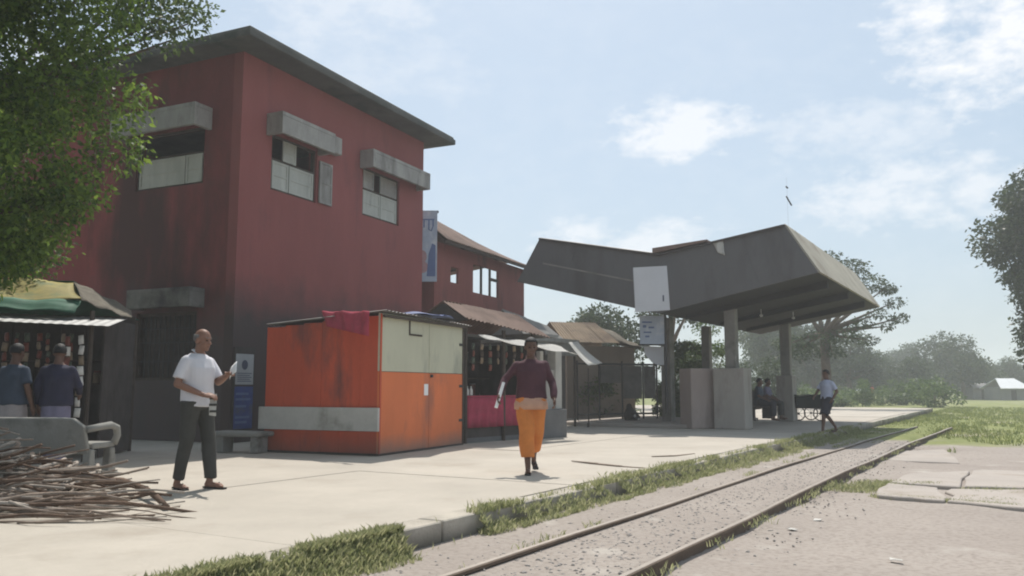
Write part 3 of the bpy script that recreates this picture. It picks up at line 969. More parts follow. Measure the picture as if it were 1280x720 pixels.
def build_red_house():
    C0 = gr(286, 554)
    root = empty('red_station_building', C0, R(65), 'two storey dark red building with flat overhanging concrete roof', 'building')
    LEN, WID, TOP = 7.3, 8.5, 8.12

    def right(a, d, z): return Vector((a, d, z))          # face seen on the right: outward is -y

    def left(b, d, z): return Vector((d, b, z))           # face seen on the left: outward is -x
    w1 = (.95, 2.5, 5.37, 6.62)
    w2 = (4.35, 6.05, 5.45, 6.7)
    door = (5.0, 6.2, 0.0, 2.2)
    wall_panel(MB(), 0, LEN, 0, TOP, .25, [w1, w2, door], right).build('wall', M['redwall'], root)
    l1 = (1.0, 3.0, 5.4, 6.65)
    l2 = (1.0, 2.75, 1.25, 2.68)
    wall_panel(MB(), .25, WID, 0, TOP, .25, [l1, l2], left).build('wall', M['redwall_shade_mould'], root)
    MB().box(LEN - .25, LEN, .25, WID, 0, TOP - .002).build('wall', M['redwall'], root)
    MB().box(.25, LEN - .25, WID - .25, WID - .002, 0, TOP - .002).build('wall', M['redwall'], root)
    MB().box(.25, LEN - .25, .25, WID - .25, 3.55, 3.75).build('floor_slab', M['hood'], root)
    # corner pilaster strip, a hand's width proud, as the plaster edge shows
    # roof slab with drip edge
    MB().box(-.62, LEN + .6, -.72, WID + .6, TOP, TOP + .15).build('roof_slab', M['mould'], root, bevel=.015)
    MB().box(-.58, LEN + .56, -.68, WID + .56, TOP + .15, TOP + .22).build('roof_rim', M['mould'], root, bevel=.02)
    # dark inner lining so that rooms read dark and closed
    for w, to in ((w1, right), (w2, right), (l1, left), (l2, left)):
        win = empty('window', (0, 0, 0)); win.parent = root
        a0, a1, z0, z1 = w
        fr = MB()
        abox(a0, a0 + .06, .06, .14, z0, z1, to, fr); abox(a1 - .06, a1, .06, .14, z0, z1, to, fr)
        abox(a0 + .06, a1 - .06, .06, .14, z0, z0 + .06, to, fr); abox(a0 + .06, a1 - .06, .06, .14, z1 - .06, z1, to, fr)
        zm = z0 + (z1 - z0) * .56
        if w is not l2:
            abox(a0 + .06, a1 - .06, .065, .135, zm - .03, zm + .03, to, fr)
        fr.build('frame', M['oldwood'], win)
        if w is l2:
            k = a0 + .15
            gr_ = MB()
            while k < a1 - .1:
                abox(k - .01, k + .01, .09, .11, z0 + .06, z1 - .06, to, gr_); k += .14
            for zz in (z0 + .4, z0 + .8, z0 + 1.1):
                abox(a0 + .06, a1 - .06, .085, .115, zz - .012, zz + .012, to, gr_)
            gr_.build('grille', M['iron'], win)
            MB().add([to(a0, .2, z0), to(a1, .2, z0), to(a1, .2, z1), to(a0, .2, z1), to(a0, .23, z0), to(a1, .23, z0), to(a1, .23, z1), to(a0, .23, z1)],
                     [(0, 1, 2, 3), (7, 6, 5, 4), (0, 4, 5, 1), (1, 5, 6, 2), (2, 6, 7, 3), (3, 7, 4, 0)]).build('unlit_room_sheet', M['dark'], win)  # dark sheet standing for the unlit room behind the grille
            continue
        n = 2 if w is not w2 else 2
        sp = a0 + (a1 - a0) * (.40 if w is w1 else .5 if w is w2 else .28)
        edges = [a0 + .06, sp, a1 - .06]
        for k in range(n):
            shutter_leaf(win, edges[k] + .015, edges[k + 1] - .015, z0 + .05, zm - .03, .07, to)
        if w is w1:
            shutter_leaf(win, a0 + .42, a0 + .86, zm + .03, z1 - .06, .075, to)
            sh = shutter_leaf(win, a1 + .05, a1 + .52, z0 + .02, zm + .32, -.03, to, 'hood')
            sh['label'] = 'grey shutter leaf swung open against the wall'
        elif w is w2:
            shutter_leaf(win, a0 + .08, a0 + .55, zm + .03, z1 - .06, .075, to, 'hood')
            shutter_leaf(win, a0 + .85, a1 - .08, zm + .03, z1 - .06, .075, to, 'hood')
    hood(root, .75, 2.6, 6.52, 7.0, .45, right)
    abox(2.9, 3.2, -.2, 0.0, 6.66, 7.08, right).build('window_hood', M['hood'], root, bevel=.02)
    hood(root, 4.2, 7.0, 6.62, 7.08, .42, right)
    hood(root, .80, 3.3, 6.52, 7.0, .5, left)
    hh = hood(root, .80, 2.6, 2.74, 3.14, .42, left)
    hh.data.materials.clear(); hh.data.materials.append(M['hood_dark'])
    # closed door set in the right wall, mostly behind the kiosk
    d = empty('door', (0, 0, 0)); d.parent = root
    shutter_leaf(d, 5.02, 5.6, .02, 2.18, .12, right, 'oldwood', 3)
    shutter_leaf(d, 5.6, 6.18, .02, 2.18, .12, right, 'oldwood', 3)
    return root


RED = build_red_house()


def build_wall_poster():
    C0 = gr(286, 554)
    root = empty('wall_poster', C0, R(65), 'tall notice by the corner of the red building, white above and blue below', 'poster')
    MB().box(.03, .62, -.035, -.004, .22, 1.92).build('backing', M['dark'], root)
    MB().box(.07, .58, -.040, -.0352, 1.16, 1.78).build('white_sheet', M['poster_white'], root)
    mb = MB()
    mb.ball((.325, -.041, 1.56), .09, .002, .1)
    for k in range(5):
        mb.box(.12, .53 - .05 * (k % 2), -.0425, -.0402, 1.38 - k * .04, 1.395 - k * .04)
    mb.build('printed_mark', M['ink'], root)
    MB().box(.06, .59, -.040, -.0352, .27, 1.12).build('blue_sheet', M['poster_blue'], root)
    mb = MB()
    for z, w in ((.95, .36), (.84, .42), (.7, .3), (.48, .4), (.38, .33)):
        mb.box(.10, .10 + w, -.0425, -.0402, z, z + .045)
    mb.build('printed_line', M['ink_blue'], root)


build_wall_poster()


def build_corner_banner():
    p = at(531, 352, 23.8)
    root = empty('vertical_banner', (p.x, p.y, p.z), R(0), 'pale blue vertical sign at the far corner of the red building', 'sign')
    w, h = .34, 2.05
    MB().box(-w, w, -.02, .02, 0, h).build('panel', M['sign_blue'], root)
    MB().box(-w - .03, w + .03, .021, .06, h - .05, h + .02).build('bracket', M['iron'], root)
    MB().box(-w - .5, -w, .022, .05, h * .5, h * .5 + .04).build('bracket', M['iron'], root)
    mb = MB()                                # headline strokes at the top, worn beyond reading
    mb.box(-.26, .26, -.024, -.0202, 1.78, 1.82)
    for x, z0, z1 in ((-.2, 1.5, 1.78), (-.04, 1.56, 1.78), (.1, 1.5, 1.78), (.22, 1.6, 1.78)):
        mb.box(x - .02, x + .02, -.0245, -.0203, z0, z1)
    mb.tube([(-.2, -.022, 1.52), (-.12, -.022, 1.47), (-.08, -.022, 1.56)], .018, 5)
    mb.tube([(.1, -.022, 1.52), (.17, -.022, 1.46), (.22, -.022, 1.6)], .018, 5)
    mb.build('lettering', M['ink_blue'], root)
    MB().ball((-.08, -.02, .72), .13, .004, .19).ball((-.1, -.02, .42), .2, .004, .18).build('pink_patch', M['ink_rose'], root)
    MB().add([(.05, -.024, .15), (.3, -.024, .15), (.3, -.024, 1.05), (.2, -.024, 1.1), (.1, -.024, .8), (.05, -.0205, .15), (.3, -.0205, .15), (.3, -.0205, 1.05), (.2, -.0205, 1.1), (.1, -.0205, .8)],
             [(0, 1, 2, 3, 4), (9, 8, 7, 6, 5), (0, 5, 6, 1), (1, 6, 7, 2), (2, 7, 8, 3), (3, 8, 9, 4), (4, 9, 5, 0)]).build('blue_patch', M['ink_blue'], root)


build_corner_banner()


def corrugated(quad, waves, depth=.018, th=.004, sag=0.0):
    nx = max(8, waves * 6)
    return MB().sheet(quad, th, nx, 3, lambda u, v: depth * math.sin(u * waves * 2 * math.pi) - sag * math.sin(v * math.pi))


def tin_roof(parent, quad, nsheets, m, sag=.0, depth=.016, name='roof_sheet'):
    """side-by-side corrugated sheets along edge a-b, each overlapping the next"""
    a, b, c, d = [Vector(p) for p in quad]
    nrm = (b - a).cross(d - a).normalized()
    for k in range(nsheets):
        u0, u1 = k / nsheets - .008 * (k > 0), (k + 1) / nsheets + .008 * (k < nsheets - 1)
        lift = nrm * (.006 * (k % 2) + random.uniform(0, .004))
        sl = random.uniform(-.03, .03)
        dd = (d - a).normalized() * sl
        w = (b - a).length / nsheets
        corrugated([a.lerp(b, u0) + lift, a.lerp(b, u1) + lift, d.lerp(c, u1) + lift + dd, d.lerp(c, u0) + lift + dd], max(3, int(w / .11)), depth, .004, sag).build(name, M[m], parent, smooth=False)


def build_second_house():
    P0 = Vector((-2.25, 24.1, 0))
    root = empty('red_upper_storey_house', P0, R(66), 'smaller red two storey house with brown tin roof and open verandah', 'building')
    L_, W_, F2, EAVE = 6.6, 3.6, 3.3, 5.35

    def front(a, d, z): return Vector((a, d, z))
    wall_panel(MB(), 0, L_, 0, EAVE, .08, [(1.0, 1.5, 4.25, 4.72), (2.5, 4.4, 4.1, 5.0), (5.2, 5.9, 0, 2.1)], front).build('wall', M['redwall2'], root)
    MB().box(0, .22, .08, W_, 0, EAVE + .1).build('wall', M['redwall2'], root)
    MB().box(.22, L_ - .3, W_ - .22, W_, 0, 4.0).build('wall', M['redwall2'], root)
    MB().box(L_ - .22, L_ - .002, .08, W_, 0, 3.95).build('wall', M['redwall2'], root)
    MB().box(L_ - .22, L_ - .002, W_ - .22, W_ - .002, 3.95, EAVE).build('corner_post', M['redwall2'], root)
    MB().box(.22, L_ - .22, .22, W_ - .22, F2 - .15, F2).build('floor_slab', M['hood'], root)
    win = empty('verandah_opening'); win.parent = root
    for a in (3.15, 3.8):
        MB().box(a - .04, a + .04, .012, .068, 4.1, 5.0).build('post', M['oldwood'], win)
    MB().box(3.842, 4.398, .02, .06, 4.62, 4.72).build('rail', M['oldwood'], win)
    # gable roof of tin
    zr = EAVE + 1.12
    ym = .85
    zf = EAVE + .42
    tin_roof(root, [(-.25, -.55, EAVE - .03), (L_ + .75, -.55, EAVE - .03), (L_ + .75, ym, zf), (-.25, ym, zr)], 8, 'tin_brown')
    tin_roof(root, [(L_ + .75, W_ + .5, EAVE - .03), (-.25, W_ + .5, EAVE - .03), (-.25, ym, zr - .01), (L_ + .75, ym, zf - .01)], 8, 'tin_brown')
    MB().box(-.25, L_ + .5, -.50, -.44, EAVE - .12, EAVE - .045).build('eave_board', M['oldwood'], root)
    for a in (0.1, 2.2, 4.4, 6.5):
        zq = zr + (zf - zr) * (a + .25) / (L_ + 1.0) - .07
        MB().tube([(a, -.45, EAVE - .07), (a, ym, zq)], .04, 6).build('rafter', M['oldwood'], root)
        MB().tube([(a, W_ + .4, EAVE - .07), (a, ym, zq)], .04, 6).build('rafter', M['oldwood'], root)


build_second_house()


def build_kiosk():
    K0 = gr(473, 570)
    root = empty('orange_kiosk', K0, R(66), 'closed wooden kiosk with red front and cream over orange side', 'kiosk')
    LX, LY, H0 = 2.95, 2.35, 2.36
    # carcass just inside the cladding
    MB().hexa([(.05, .05, 0), (LX - .05, .05, 0), (LX - .05, LY - .05, 0), (.05, LY - .05, 0)], [(.05, .05, H0 - .08), (LX - .05, .05, H0 - .12), (LX - .05, LY - .05, H0 - .28), (.05, LY - .05, H0 - .24)]).build('carcass', M['dark'], root)
    # red front: upright sheets with narrow gaps
    n = 6
    for k in range(n):
        y0, y1 = k * LY / n + .0015, (k + 1) * LY / n - .0015
        o = random.uniform(0, .006)
        MB().box(.012 - o, .05, y0, y1, .03, H0 - .06 - .155 * (y1 / LY)).build('front_sheet', M['kred'], root, bevel=.004)
    # off-white drop board shelf across the front
    mb = MB()
    mb.box(-.07, -.012, -.02, LY + .07, .39, .77).build('shelf_board', M['kwhite'], root, bevel=.006)
    MB().box(-.012, .012, .1, LY - .1, .48, .7).build('shelf_cleat', M['oldwood'], root)
    # side: cream above, orange below, upright joint where the door hangs
    zs = 1.36
    for x0, x1 in ((.0, 1.62), (1.626, LX)):
        MB().box(x0 + .003, x1 - .003, .0, .05, .03, zs - .004).build('orange_panel', M['korange'], root, bevel=.004)
        MB().box(x0 + .003, x1 - .003, .004, .05, zs + .004, H0 - .04).build('cream_panel', M['kcream'], root, bevel=.004)
    MB().box(-.012, .03, -.014, .0, .03, H0 - .05).build('corner_batten', M['kred'], root)
    MB().box(LX - .03, LX + .012, -.014, .03, .03, H0 - .05).build('corner_batten', M['oldwood'], root)
    MB().box(.9, 1.34, -.012, .004, 2.0, 2.03).build('vent_lintel', M['oldwood'], root)
    MB().box(.9, .93, -.012, .004, 2.03, 2.3).build('vent_lintel', M['oldwood'], root)
    # sloping tin roof, low at the far side
    tin_roof(root, [(-.03, -.12, H0 + .0), (LX + .12, -.12, H0 - .06), (LX + .12, LY + .02, H0 - .20), (-.03, LY + .02, H0 - .16)], 4, 'tin', depth=.012)
    MB().box(-.0, LX + .05, -.08, -.04, H0 - .11, H0 - .065).build('roof_batten', M['oldwood'], root)
    MB().box(-.03, LX, -.02, LY + .02, -.0, .03).build('sill', M['dark'], root)
    for z in (.45, 1.1, 1.9):
        MB().box(LX - .16, LX - .02, -.012, .002, z, z + .05).build('hinge', M['iron'], root)
    MB().box(1.66, 1.72, -.03, -.0005, 1.28, 1.33).build('padlock', M['iron'], root)
    # notice on the side
    n_ = MB().box(1.44, 1.58, -.006, -.0006, .96, 1.16).build('paper_note', M['paper'], root)
    return K0


K0 = build_kiosk()


def build_cloths():
    # pink cloth hung over the kiosk's front edge
    a, b = at(404, 389, 14.35), at(462, 389, 13.55)
    c, d = at(460, 420, 13.42), at(408, 408, 14.2)

    def fn(u, v):
        return .03 * math.sin(u * 13 + v * 2) * v + .02 * math.sin(u * 29)
    mb = MB().sheet([d - a, c - a, b - a, Vector((0, 0, 0))], .006, 24, 8, fn)
    o = mb.build('pink_cloth', M['pink'], None, smooth=True)
    o.location = a
    tag(o, 'pink cloth hung over the front top edge of the orange kiosk', 'cloth')
    # blue tarpaulin heaped on the roof
    p = at(518, 388, 15.2)

    def fb(u, v):
        return .05 * math.sin(u * math.pi) * math.sin(v * math.pi) + .014 * math.sin(u * 11 + v * 5) + .01 * math.sin(v * 17)
    q = [Vector((-.55, -.75, .04)), Vector((.45, -.35, .06)), Vector((.65, .85, .10)), Vector((-.55, .7, .10))]
    o = MB().sheet(q, .008, 16, 16, fb).build('blue_tarpaulin', M['bluetarp'], None, smooth=True)
    o.location = (p.x - .0, p.y, 2.33)
    tag(o, 'blue tarpaulin lying on the roof of the orange kiosk', 'tarpaulin')


build_cloths()


def packet_strip(name, loc, n, ms, size, label, group, rz=0.0):
    root = empty(name, loc, rz, label, 'packets', group)
    H_ = n * size * 1.18
    MB().tube([(0, .004, 0.03), (0, .004, -H_)], .003, 4).build('string', M['oldwood'], root)
    w, h = size * .34, size * .52
    me = {}
    for k in range(n):
        m_ = ms[k % len(ms)]
        if m_ not in me:
            mb = MB()
            rings = []
            for zz, t in ((-h, .004), (-h * .8, .016), (0, .028), (h * .8, .016), (h, .004)):
                rings.append((0, 0, zz, w, t))
            mb.loft(rings, 8)
            me[m_] = mb.mesh('packet', M[m_], True)
        o = link('packet', me[m_], None, root)
        o.location = (random.uniform(-.012, .012), -.03, -(k + .5) * size * 1.18)
        o.rotation_euler = (random.uniform(-.15, .15), random.uniform(-.2, .2), random.uniform(-.5, .5))
    return root


def build_left_stall():
    # stall in front of the red building's left face
    base = Vector((-6.98, 12.6, 0))
    root = empty('market_stall', base, R(8), 'dark roadside stall under a green and yellow tarpaulin roof', 'stall')
    # local: x right, y away
    x0, x1, y0, y1 = -2.6, .62, 0, 2.2
    for x, y in ((x0, y0), (x1, y0), (x0, y1), (x1, y1), (-1.0, y0)):
        MB().tube([(x, y, 0), (x + .01, y, 2.25)], .035, 8).build('post', M['oldwood'], root)
    for k in range(8):
        a = x0 + (x1 - x0) * k / 8
        MB().box(a + .005, a + (x1 - x0) / 8 - .005, y1 - .03, y1, 0.02, 2.35).build('back_board', M['dark'], root)
    for k in range(5):
        b = y0 + .6 + (y1 - y0 - .65) * k / 5
        MB().box(x1 - .02, x1 + .01, b + .004, b + .306, .02, 2.2).build('side_board', M['dark'], root)
    MB().box(x0, -.1, .25, .8, .0, .75).build('counter', M['dark'], root)
    MB().box(x0, -.05, .2, .85, .75, .79).build('counter_top', M['oldwood'], root)
    for zz in (1.15, 1.55):
        MB().box(x0 + .1, x1 - .1, y1 - .35, y1 - .04, zz, zz + .025).build('shelf', M['oldwood'], root)
    # grey tin fringe along the front, sagging to the right
    corrugated([(x0 - .2, -.62, 2.12), (x1 + .42, -.5, 1.99), (x1 + .42, .3, 2.16), (x0 - .2, .3, 2.30)], 28, .003, .004).build('tin_awning', M['tin_light'], root)
    # tarpaulin roof
    MB().sheet([(x0 - .2, -.15, 2.31), (x1 - .2, -.15, 2.23), (x1 - .2, .1, 2.42), (x0 - .2, .1, 2.50)], .006, 20, 6, lambda u, v: .02 * math.sin(u * 30) + .01 * math.sin(v * 9 + u * 11)).build('green_valance', M['greentarp'], root, smooth=True)
    MB().sheet([(x0 - .2, .1, 2.50), (x1 - .2, .1, 2.42), (x1 - .75, 1.3, 2.86), (x0 - .2, 1.3, 2.9)], .006, 20, 8, lambda u, v: .03 * math.sin(u * 14 + v * 4) - .05 * math.sin(v * math.pi)).build('yellow_tarpaulin', M['yellowtarp'], root, smooth=True)
    MB().sheet([(x1 - .2, .1, 2.42), (x1 + .5, .25, 2.16), (x1 + .1, 1.6, 2.42), (x1 - .75, 1.3, 2.86)], .006, 10, 8, lambda u, v: .02 * math.sin(u * 14 + v * 4)).build('side_tarpaulin', M['thatch'], root, smooth=True)
    MB().sheet([(x0 - .2, 1.3, 2.9), (x1 - .75, 1.3, 2.86), (x1, 2.4, 2.3), (x0 - .2, 2.4, 2.3)], .006, 10, 4).build('rear_tarpaulin', M['greentarp'], root)
    rot = Matrix.Rotation(R(8), 3, 'Z')

    def wl(x, y, z): return base + rot @ Vector((x, y, z))
    # packet strings hung along the front and at the right end
    k = 0
    for i in range(13):
        x = -1.5 + i * .155 + random.uniform(-.03, .03)
        n = random.choice((4, 6, 7, 9))
        ms = random.choice((('pack_a', 'pack_d'), ('pack_b', 'pack_a'), ('pack_d', 'pack_b', 'pack_a')))
        packet_strip('packet_string', wl(x, .02 + .05 * (i % 2), 1.93 - .02 * i / 13), n, ms, random.uniform(.075, .13), 'string of small snack packets hanging along the front of the dark stall', 'packet strings along the stall front')
    packet_strip('packet_string', wl(.56, -.14, 1.88), 8, ('pack_c', 'pack_c', 'pack_a'), .13, 'longest whitish packet string at the right end of the stall front', None)
    packet_strip('packet_string', wl(.38, -.16, 1.86), 10, ('pack_b', 'pack_c'), .13, 'red and white packet string hanging second from the stall right end', None)
    # tubs on the counter and jars on the shelf, dim inside
    for i in range(9):
        x = -2.3 + i * .3
        r_ = random.uniform(.055, .075)
        t = empty('snack_jar', wl(x, 1.98, 1.176), 0, 'round jar on the middle shelf inside the dark stall', 'jar', 'jars on the stall shelf')
        MB().loft([(0, 0, 0, r_, r_), (0, 0, .15, r_, r_), (0, 0, .18, r_ * .8, r_ * .8)], 12).build('jar_body', M[random.choice(('pack_a', 'pack_d', 'pack_b'))], t, smooth=False)
        MB().loft([(0, 0, .18, r_ * .85, r_ * .85), (0, 0, .21, r_ * .85, r_ * .85)], 12).build('lid', M['pack_b'], t)


build_left_stall()


def build_bench():
    # cast concrete platform seat, its back turned to the camera
    b = gr(104, 601)
    root = empty('concrete_bench', b, R(-8), 'grey cast concrete bench with armrest behind the firewood heap', 'bench')
    # local: x left->right along the back, y away from camera; right rear corner at origin
    mb = MB()
    L_ = 2.0
    n = 14
    top, vs, fs = [], [], []
    for i in range(n + 1):                   # backrest, top edge rounded off at the right end
        u = i / n
        x = -L_ + u * L_
        zt = .73 - .10 * max(0, (u - .9) / .1) ** 2
        for (y, z) in ((.06 + .00, .30), (-.06, zt), (.00, zt + .012), (.12, .30)):
            vs.append((x, y, z))
    for i in range(n):
        for k in range(4):
            fs.append((i * 4 + k, i * 4 + (k + 1) % 4, (i + 1) * 4 + (k + 1) % 4, (i + 1) * 4 + k))
    fs.append((3, 2, 1, 0)); fs.append((n * 4, n * 4 + 1, n * 4 + 2, n * 4 + 3))
    mb.add(vs, fs).build('backrest', M['bench'], root, bevel=.01)
    MB().box(-L_ + .05, .02, .12, .56, .36, .43).build('seat', M['bench'], root, bevel=.015)
    for x in (-L_ + .15, -.02):
        MB().hexa([(x - .05, .04, 0), (x + .05, .04, 0), (x + .05, .18, 0), (x - .05, .18, 0)], [(x - .05, .062, .358), (x + .05, .062, .358), (x + .05, .15, .358), (x - .05, .15, .358)]).build('leg', M['bench'], root, bevel=.01)
        MB().hexa([(x - .05, .42, 0), (x + .05, .42, 0), (x + .05, .60, 0), (x - .05, .60, 0)], [(x - .05, .46, .358), (x + .05, .46, .358), (x + .05, .55, .358), (x - .05, .55, .358)]).build('leg', M['bench'], root, bevel=.01)
        MB().box(x - .048, x + .048, -.02, .64, -.0, .06).build('foot_beam', M['bench'], root, bevel=.01)
        pts = [(x + .03, .0, .60), (x + .05, .2, .62), (x + .06, .42, .635), (x + .06, .54, .60), (x + .05, .58, .50), (x + .03, .54, .40)]
        MB().tube(pts, [.042, .042, .045, .045, .045, .045], 8).build('armrest', M['bench'], root, smooth=True)


build_bench()


def build_plinth_bench():
    b = gr(262, 566)
    root = empty('low_concrete_seat', b, R(-14), 'low grey concrete slab seat between the man in white and the kiosk', 'bench')
    MB().hexa([(0, 0, .27), (.92, 0, .27), (.95, .46, .27), (.02, .46, .27)], [(0, 0, .36), (.92, 0, .35), (.95, .46, .35), (.02, .46, .36)]).build('seat', M['bench'], root, bevel=.02)
    for x in (.06, .72):
        MB().box(x, x + .14, .06, .40, 0, .27).build('leg', M['bench'], root, bevel=.01)
    MB().box(-.25, -.06, .1, .42, 0, .17).build('loose_block', M['bench'], root, bevel=.02)


build_plinth_bench()


def build_firewood():
    grp = 'loose branches of the firewood heap'
    lab = 'weathered branch lying in the firewood heap before the concrete bench'

    def stick(p, yaw, pit, ln, r_, mt, label=lab, g=grp, curve=.09, name='branch'):
        n = 6
        ph = random.uniform(0, 6.28)
        pts, rad = [], []
        for i in range(n + 1):
            u = i / n
            pts.append(Vector(((u - .5) * ln, curve * ln * math.sin(u * 3.1 + ph) + .012 * random.gauss(0, 1), .5 * curve * ln * math.sin(u * 4 + ph * 2))))
            rad.append(r_ * (1.1 - .55 * u) * random.uniform(.78, 1.2))
        mb = MB().tube(pts, rad, 6)
        o = mb.build(name, M[mt], None, smooth=True)
        if random.random() < .75:             # side twig
            i = random.randint(2, 4)
            e = pts[i] + Vector((random.uniform(.05, .15), random.choice((-1, 1)) * random.uniform(.06, .16), random.uniform(0, .06)))
            MB().tube([pts[i], e], [rad[i] * .6, rad[i] * .25], 5).build('twig', M[mt], o, smooth=True)
        o.location = p
        o.rotation_euler = (random.uniform(0, .3), -pit, yaw)
        tag(o, label, 'branch', g)
    mts = ('stick', 'stick_grey', 'stick_dark', 'stick', 'stick_grey')
    # heap body: layers, higher at the left where the pile runs out of frame
    for k in range(120):
        px = random.uniform(-110, 120)
        d = random.uniform(7.1, 9.25)
        hmax = .62 * max(0, 1 - (px + 60) / 230) * max(0.1, 1 - abs(d - 8.6) / 1.6)
        g_ = gr(px, 485 + 1144 / d)
        z = random.uniform(.015, .03 + hmax)
        stick((g_.x, g_.y, z), random.gauss(0.05, .28), random.gauss(-.02, .05) + (.10 if z > .15 else 0), random.uniform(.8, 1.9), random.uniform(.010, .026), random.choice(mts))
    for k in range(48):                      # short cut stubs near the top, pale ends towards the camera
        px = random.uniform(-20, 105)
        d = random.uniform(8.2, 9.1)
        g_ = gr(px, 485 + 1144 / d)
        stick((g_.x, g_.y, random.uniform(.06, .14 + .36 * max(0, 1 - (px + 20) / 140))), random.uniform(-1.9, -.7), random.uniform(-.3, .25), random.uniform(.35, .7), random.uniform(.016, .032), random.choice(('stick_grey', 'stick', 'stick_grey')))
    for k in range(14):                      # thin ones splayed over the paving
        px = random.uniform(20, 150)
        d = random.uniform(6.7, 7.6)
        g_ = gr(px, 485 + 1144 / d)
        stick((g_.x, g_.y, .016), random.gauss(-.05, .12), 0, random.uniform(.7, 1.5), random.uniform(.008, .015), random.choice(mts), curve=.04)
    a, b = gr(122, 604), gr(205, 638)
    c = (a + b) / 2
    stick((c.x, c.y, .04), math.atan2(b.y - a.y, b.x - a.x), -.0, (b - a).length, .048, 'stick_dark', 'thick dark brown branch sticking out rightmost from the firewood heap', None, .03)


build_firewood()


def build_shop():
    S0 = Vector((-.93, 16.75, 0))
    root = empty('tin_roofed_shop', S0, R(52), 'dark open fronted shop with rusty gable roof beside the orange kiosk', 'shop')
    # local x along the front (away to the right), y into the shop (left/back)
    L_, D_ = 3.15, 2.3
    MB().box(0.02, L_, D_ - .05, D_, 0, 2.3).build('back_wall', M['dark'], root)
    MB().box(L_ - .05, L_, .3, D_ - .05, 0, 2.1).build('side_wall', M['dark'], root)
    MB().box(0, .05, .1, D_ - .05, 0, 2.25).build('side_wall', M['dark'], root)
    for x in (.03, 1.25, 2.3):
        MB().tube([(x, .02, 0), (x, .02, 2.3)], .04, 8).build('post', M['oldwood'], root)
    MB().box(0, L_, .05, D_ - .05, .0, .10).build('floor', M['greywall'], root)
    for zz in (.9, 1.3, 1.7):
        MB().box(.1, L_ - .1, D_ - .4, D_ - .06, zz, zz + .025).build('shelf', M['oldwood'], root)
    # counter hung with maroon cloth
    MB().box(.12, 1.95, .06, .5, .1, .86).build('counter', M['dark'], root)
    MB().sheet([(.08, .0, .30), (1.98, .0, .30), (1.98, .0, .90), (.08, .0, .90)], .008, 40, 4, lambda u, v: .022 * math.sin(u * 46) * (1 - v)).build('counter_cloth', M['maroon'], root, smooth=True)
    MB().box(.08, 1.98, -.0, .52, .905, .935).build('counter_top', M['maroon'], root)
    # gable roof: ridge over the front third, near gable boarded dark
    ridge0, ridge1 = Vector((.0, .62, 2.86)), Vector((2.5, .62, 2.74))
    e0, e1 = Vector((-.12, -.12, 2.47)), Vector((2.6, -.22, 2.20))
    r0, r1 = Vector((-.05, 1.5, 2.42)), Vector((2.6, 1.5, 2.3))
    tin_roof(root, [e0, e1, ridge1, ridge0], 4, 'tin_brown')
    tin_roof(root, [r1, r0, ridge0, ridge1], 4, 'tin_brown')
    MB().hexa([(-.02, -.1, 2.43), (.02, -.1, 2.43), (.02, 1.45, 2.38), (-.02, 1.45, 2.38)], [(-.02, .58, 2.80), (.02, .58, 2.80), (.02, .66, 2.80), (-.02, .66, 2.80)]).build('gable_board', M['dark'], root)
    MB().box(1.0, L_, 1.5, D_, 2.25, 2.32).build('rear_roof', M['tin'], root)
    MB().box(2.4, L_ + .1, .0, 1.5, 2.24, 2.30).build('rear_roof', M['tin'], root)
    rot = Matrix.Rotation(R(52), 3, 'Z')

    def wl(x, y, z): return S0 + rot @ Vector((x, y, z))
    # white plastic awning slung below the eave
    a, b = wl(.15, -.62, 2.03), wl(2.95, -.72, 1.83)
    c, d = wl(2.95, -.28, 2.02), wl(.15, -.2, 2.15)
    o = MB().sheet([Vector(), b - a, c - a, d - a], .005, 24, 4, lambda u, v: .02 * math.sin(u * 16) - .03 * math.sin(v * math.pi)).build('white_awning', M['whitecloth'], None, smooth=True)
    o.location = a
    tag(o, 'long white plastic awning slung under the rusty shop roof', 'awning')
    for i in range(10):
        t = wl(.3 + i * .26, D_ - .22, .926 + .4 * (i % 3))
        h_ = random.uniform(.16, .26)
        o = empty('goods_tin', t, random.random(), 'small tin on a shelf inside the dark shop', 'tin', 'tins on the shop shelves')
        MB().loft([(0, 0, 0, .07, .07), (0, 0, h_, .07, .07)], 12).build('tin_body', M[('pack_d', 'pack_b', 'oldwood', 'pack_a')[i % 4]], o)
        MB().loft([(0, 0, h_, .073, .073), (0, 0, h_ + .02, .073, .073)], 12).build('lid', M['tin'], o)
    for i in range(7):
        packet_strip('packet_string', wl(.35 + i * .27, .12, 2.0), random.choice((3, 4)), (('pack_d', 'pack_b'), ('pack_a', 'oldwood'))[i % 2], .12, 'short packet string hanging inside the maroon-clothed shop front', 'packet strings in the shop front', R(52))
    # pale standing sachets on the counter cloth edge
    for i, (x, z) in enumerate(((.2, .945), (.32, .945))):
        o = MB().loft([(0, 0, 0, .035, .03), (0, 0, .1, .035, .03), (0, 0, .15, .014, .014), (0, 0, .18, .014, .014)], 10).build('bottle', M['pack_c'])
        o.location = wl(x, .12, z)
        tag(o, 'small pale bottle at the near end of the maroon counter', 'bottle', 'bottles on the maroon counter')
    # end pillar and low wall
    w = empty('low_shop_wall', wl(2.1, -.12, 0), R(52), 'low dark grey wall with pale square pillar at the shop end', 'wall')
    MB().box(0, 1.12, -.12, .35, 0, .62).build('wall_block', M['greywall'], w, bevel=.015)
    MB().box(.86, 1.1, .0, .24, .62, 1.98).build('pillar', M['pillar'], w, bevel=.01)
    MB().box(.30, .42, .02, .14, .62, 1.9).build('pillar', M['pillar'], w, bevel=.01)
    MB().box(.42, .86, .05, .11, .62, 1.5).build('glass_case_back', M['hood'], w)


build_shop()


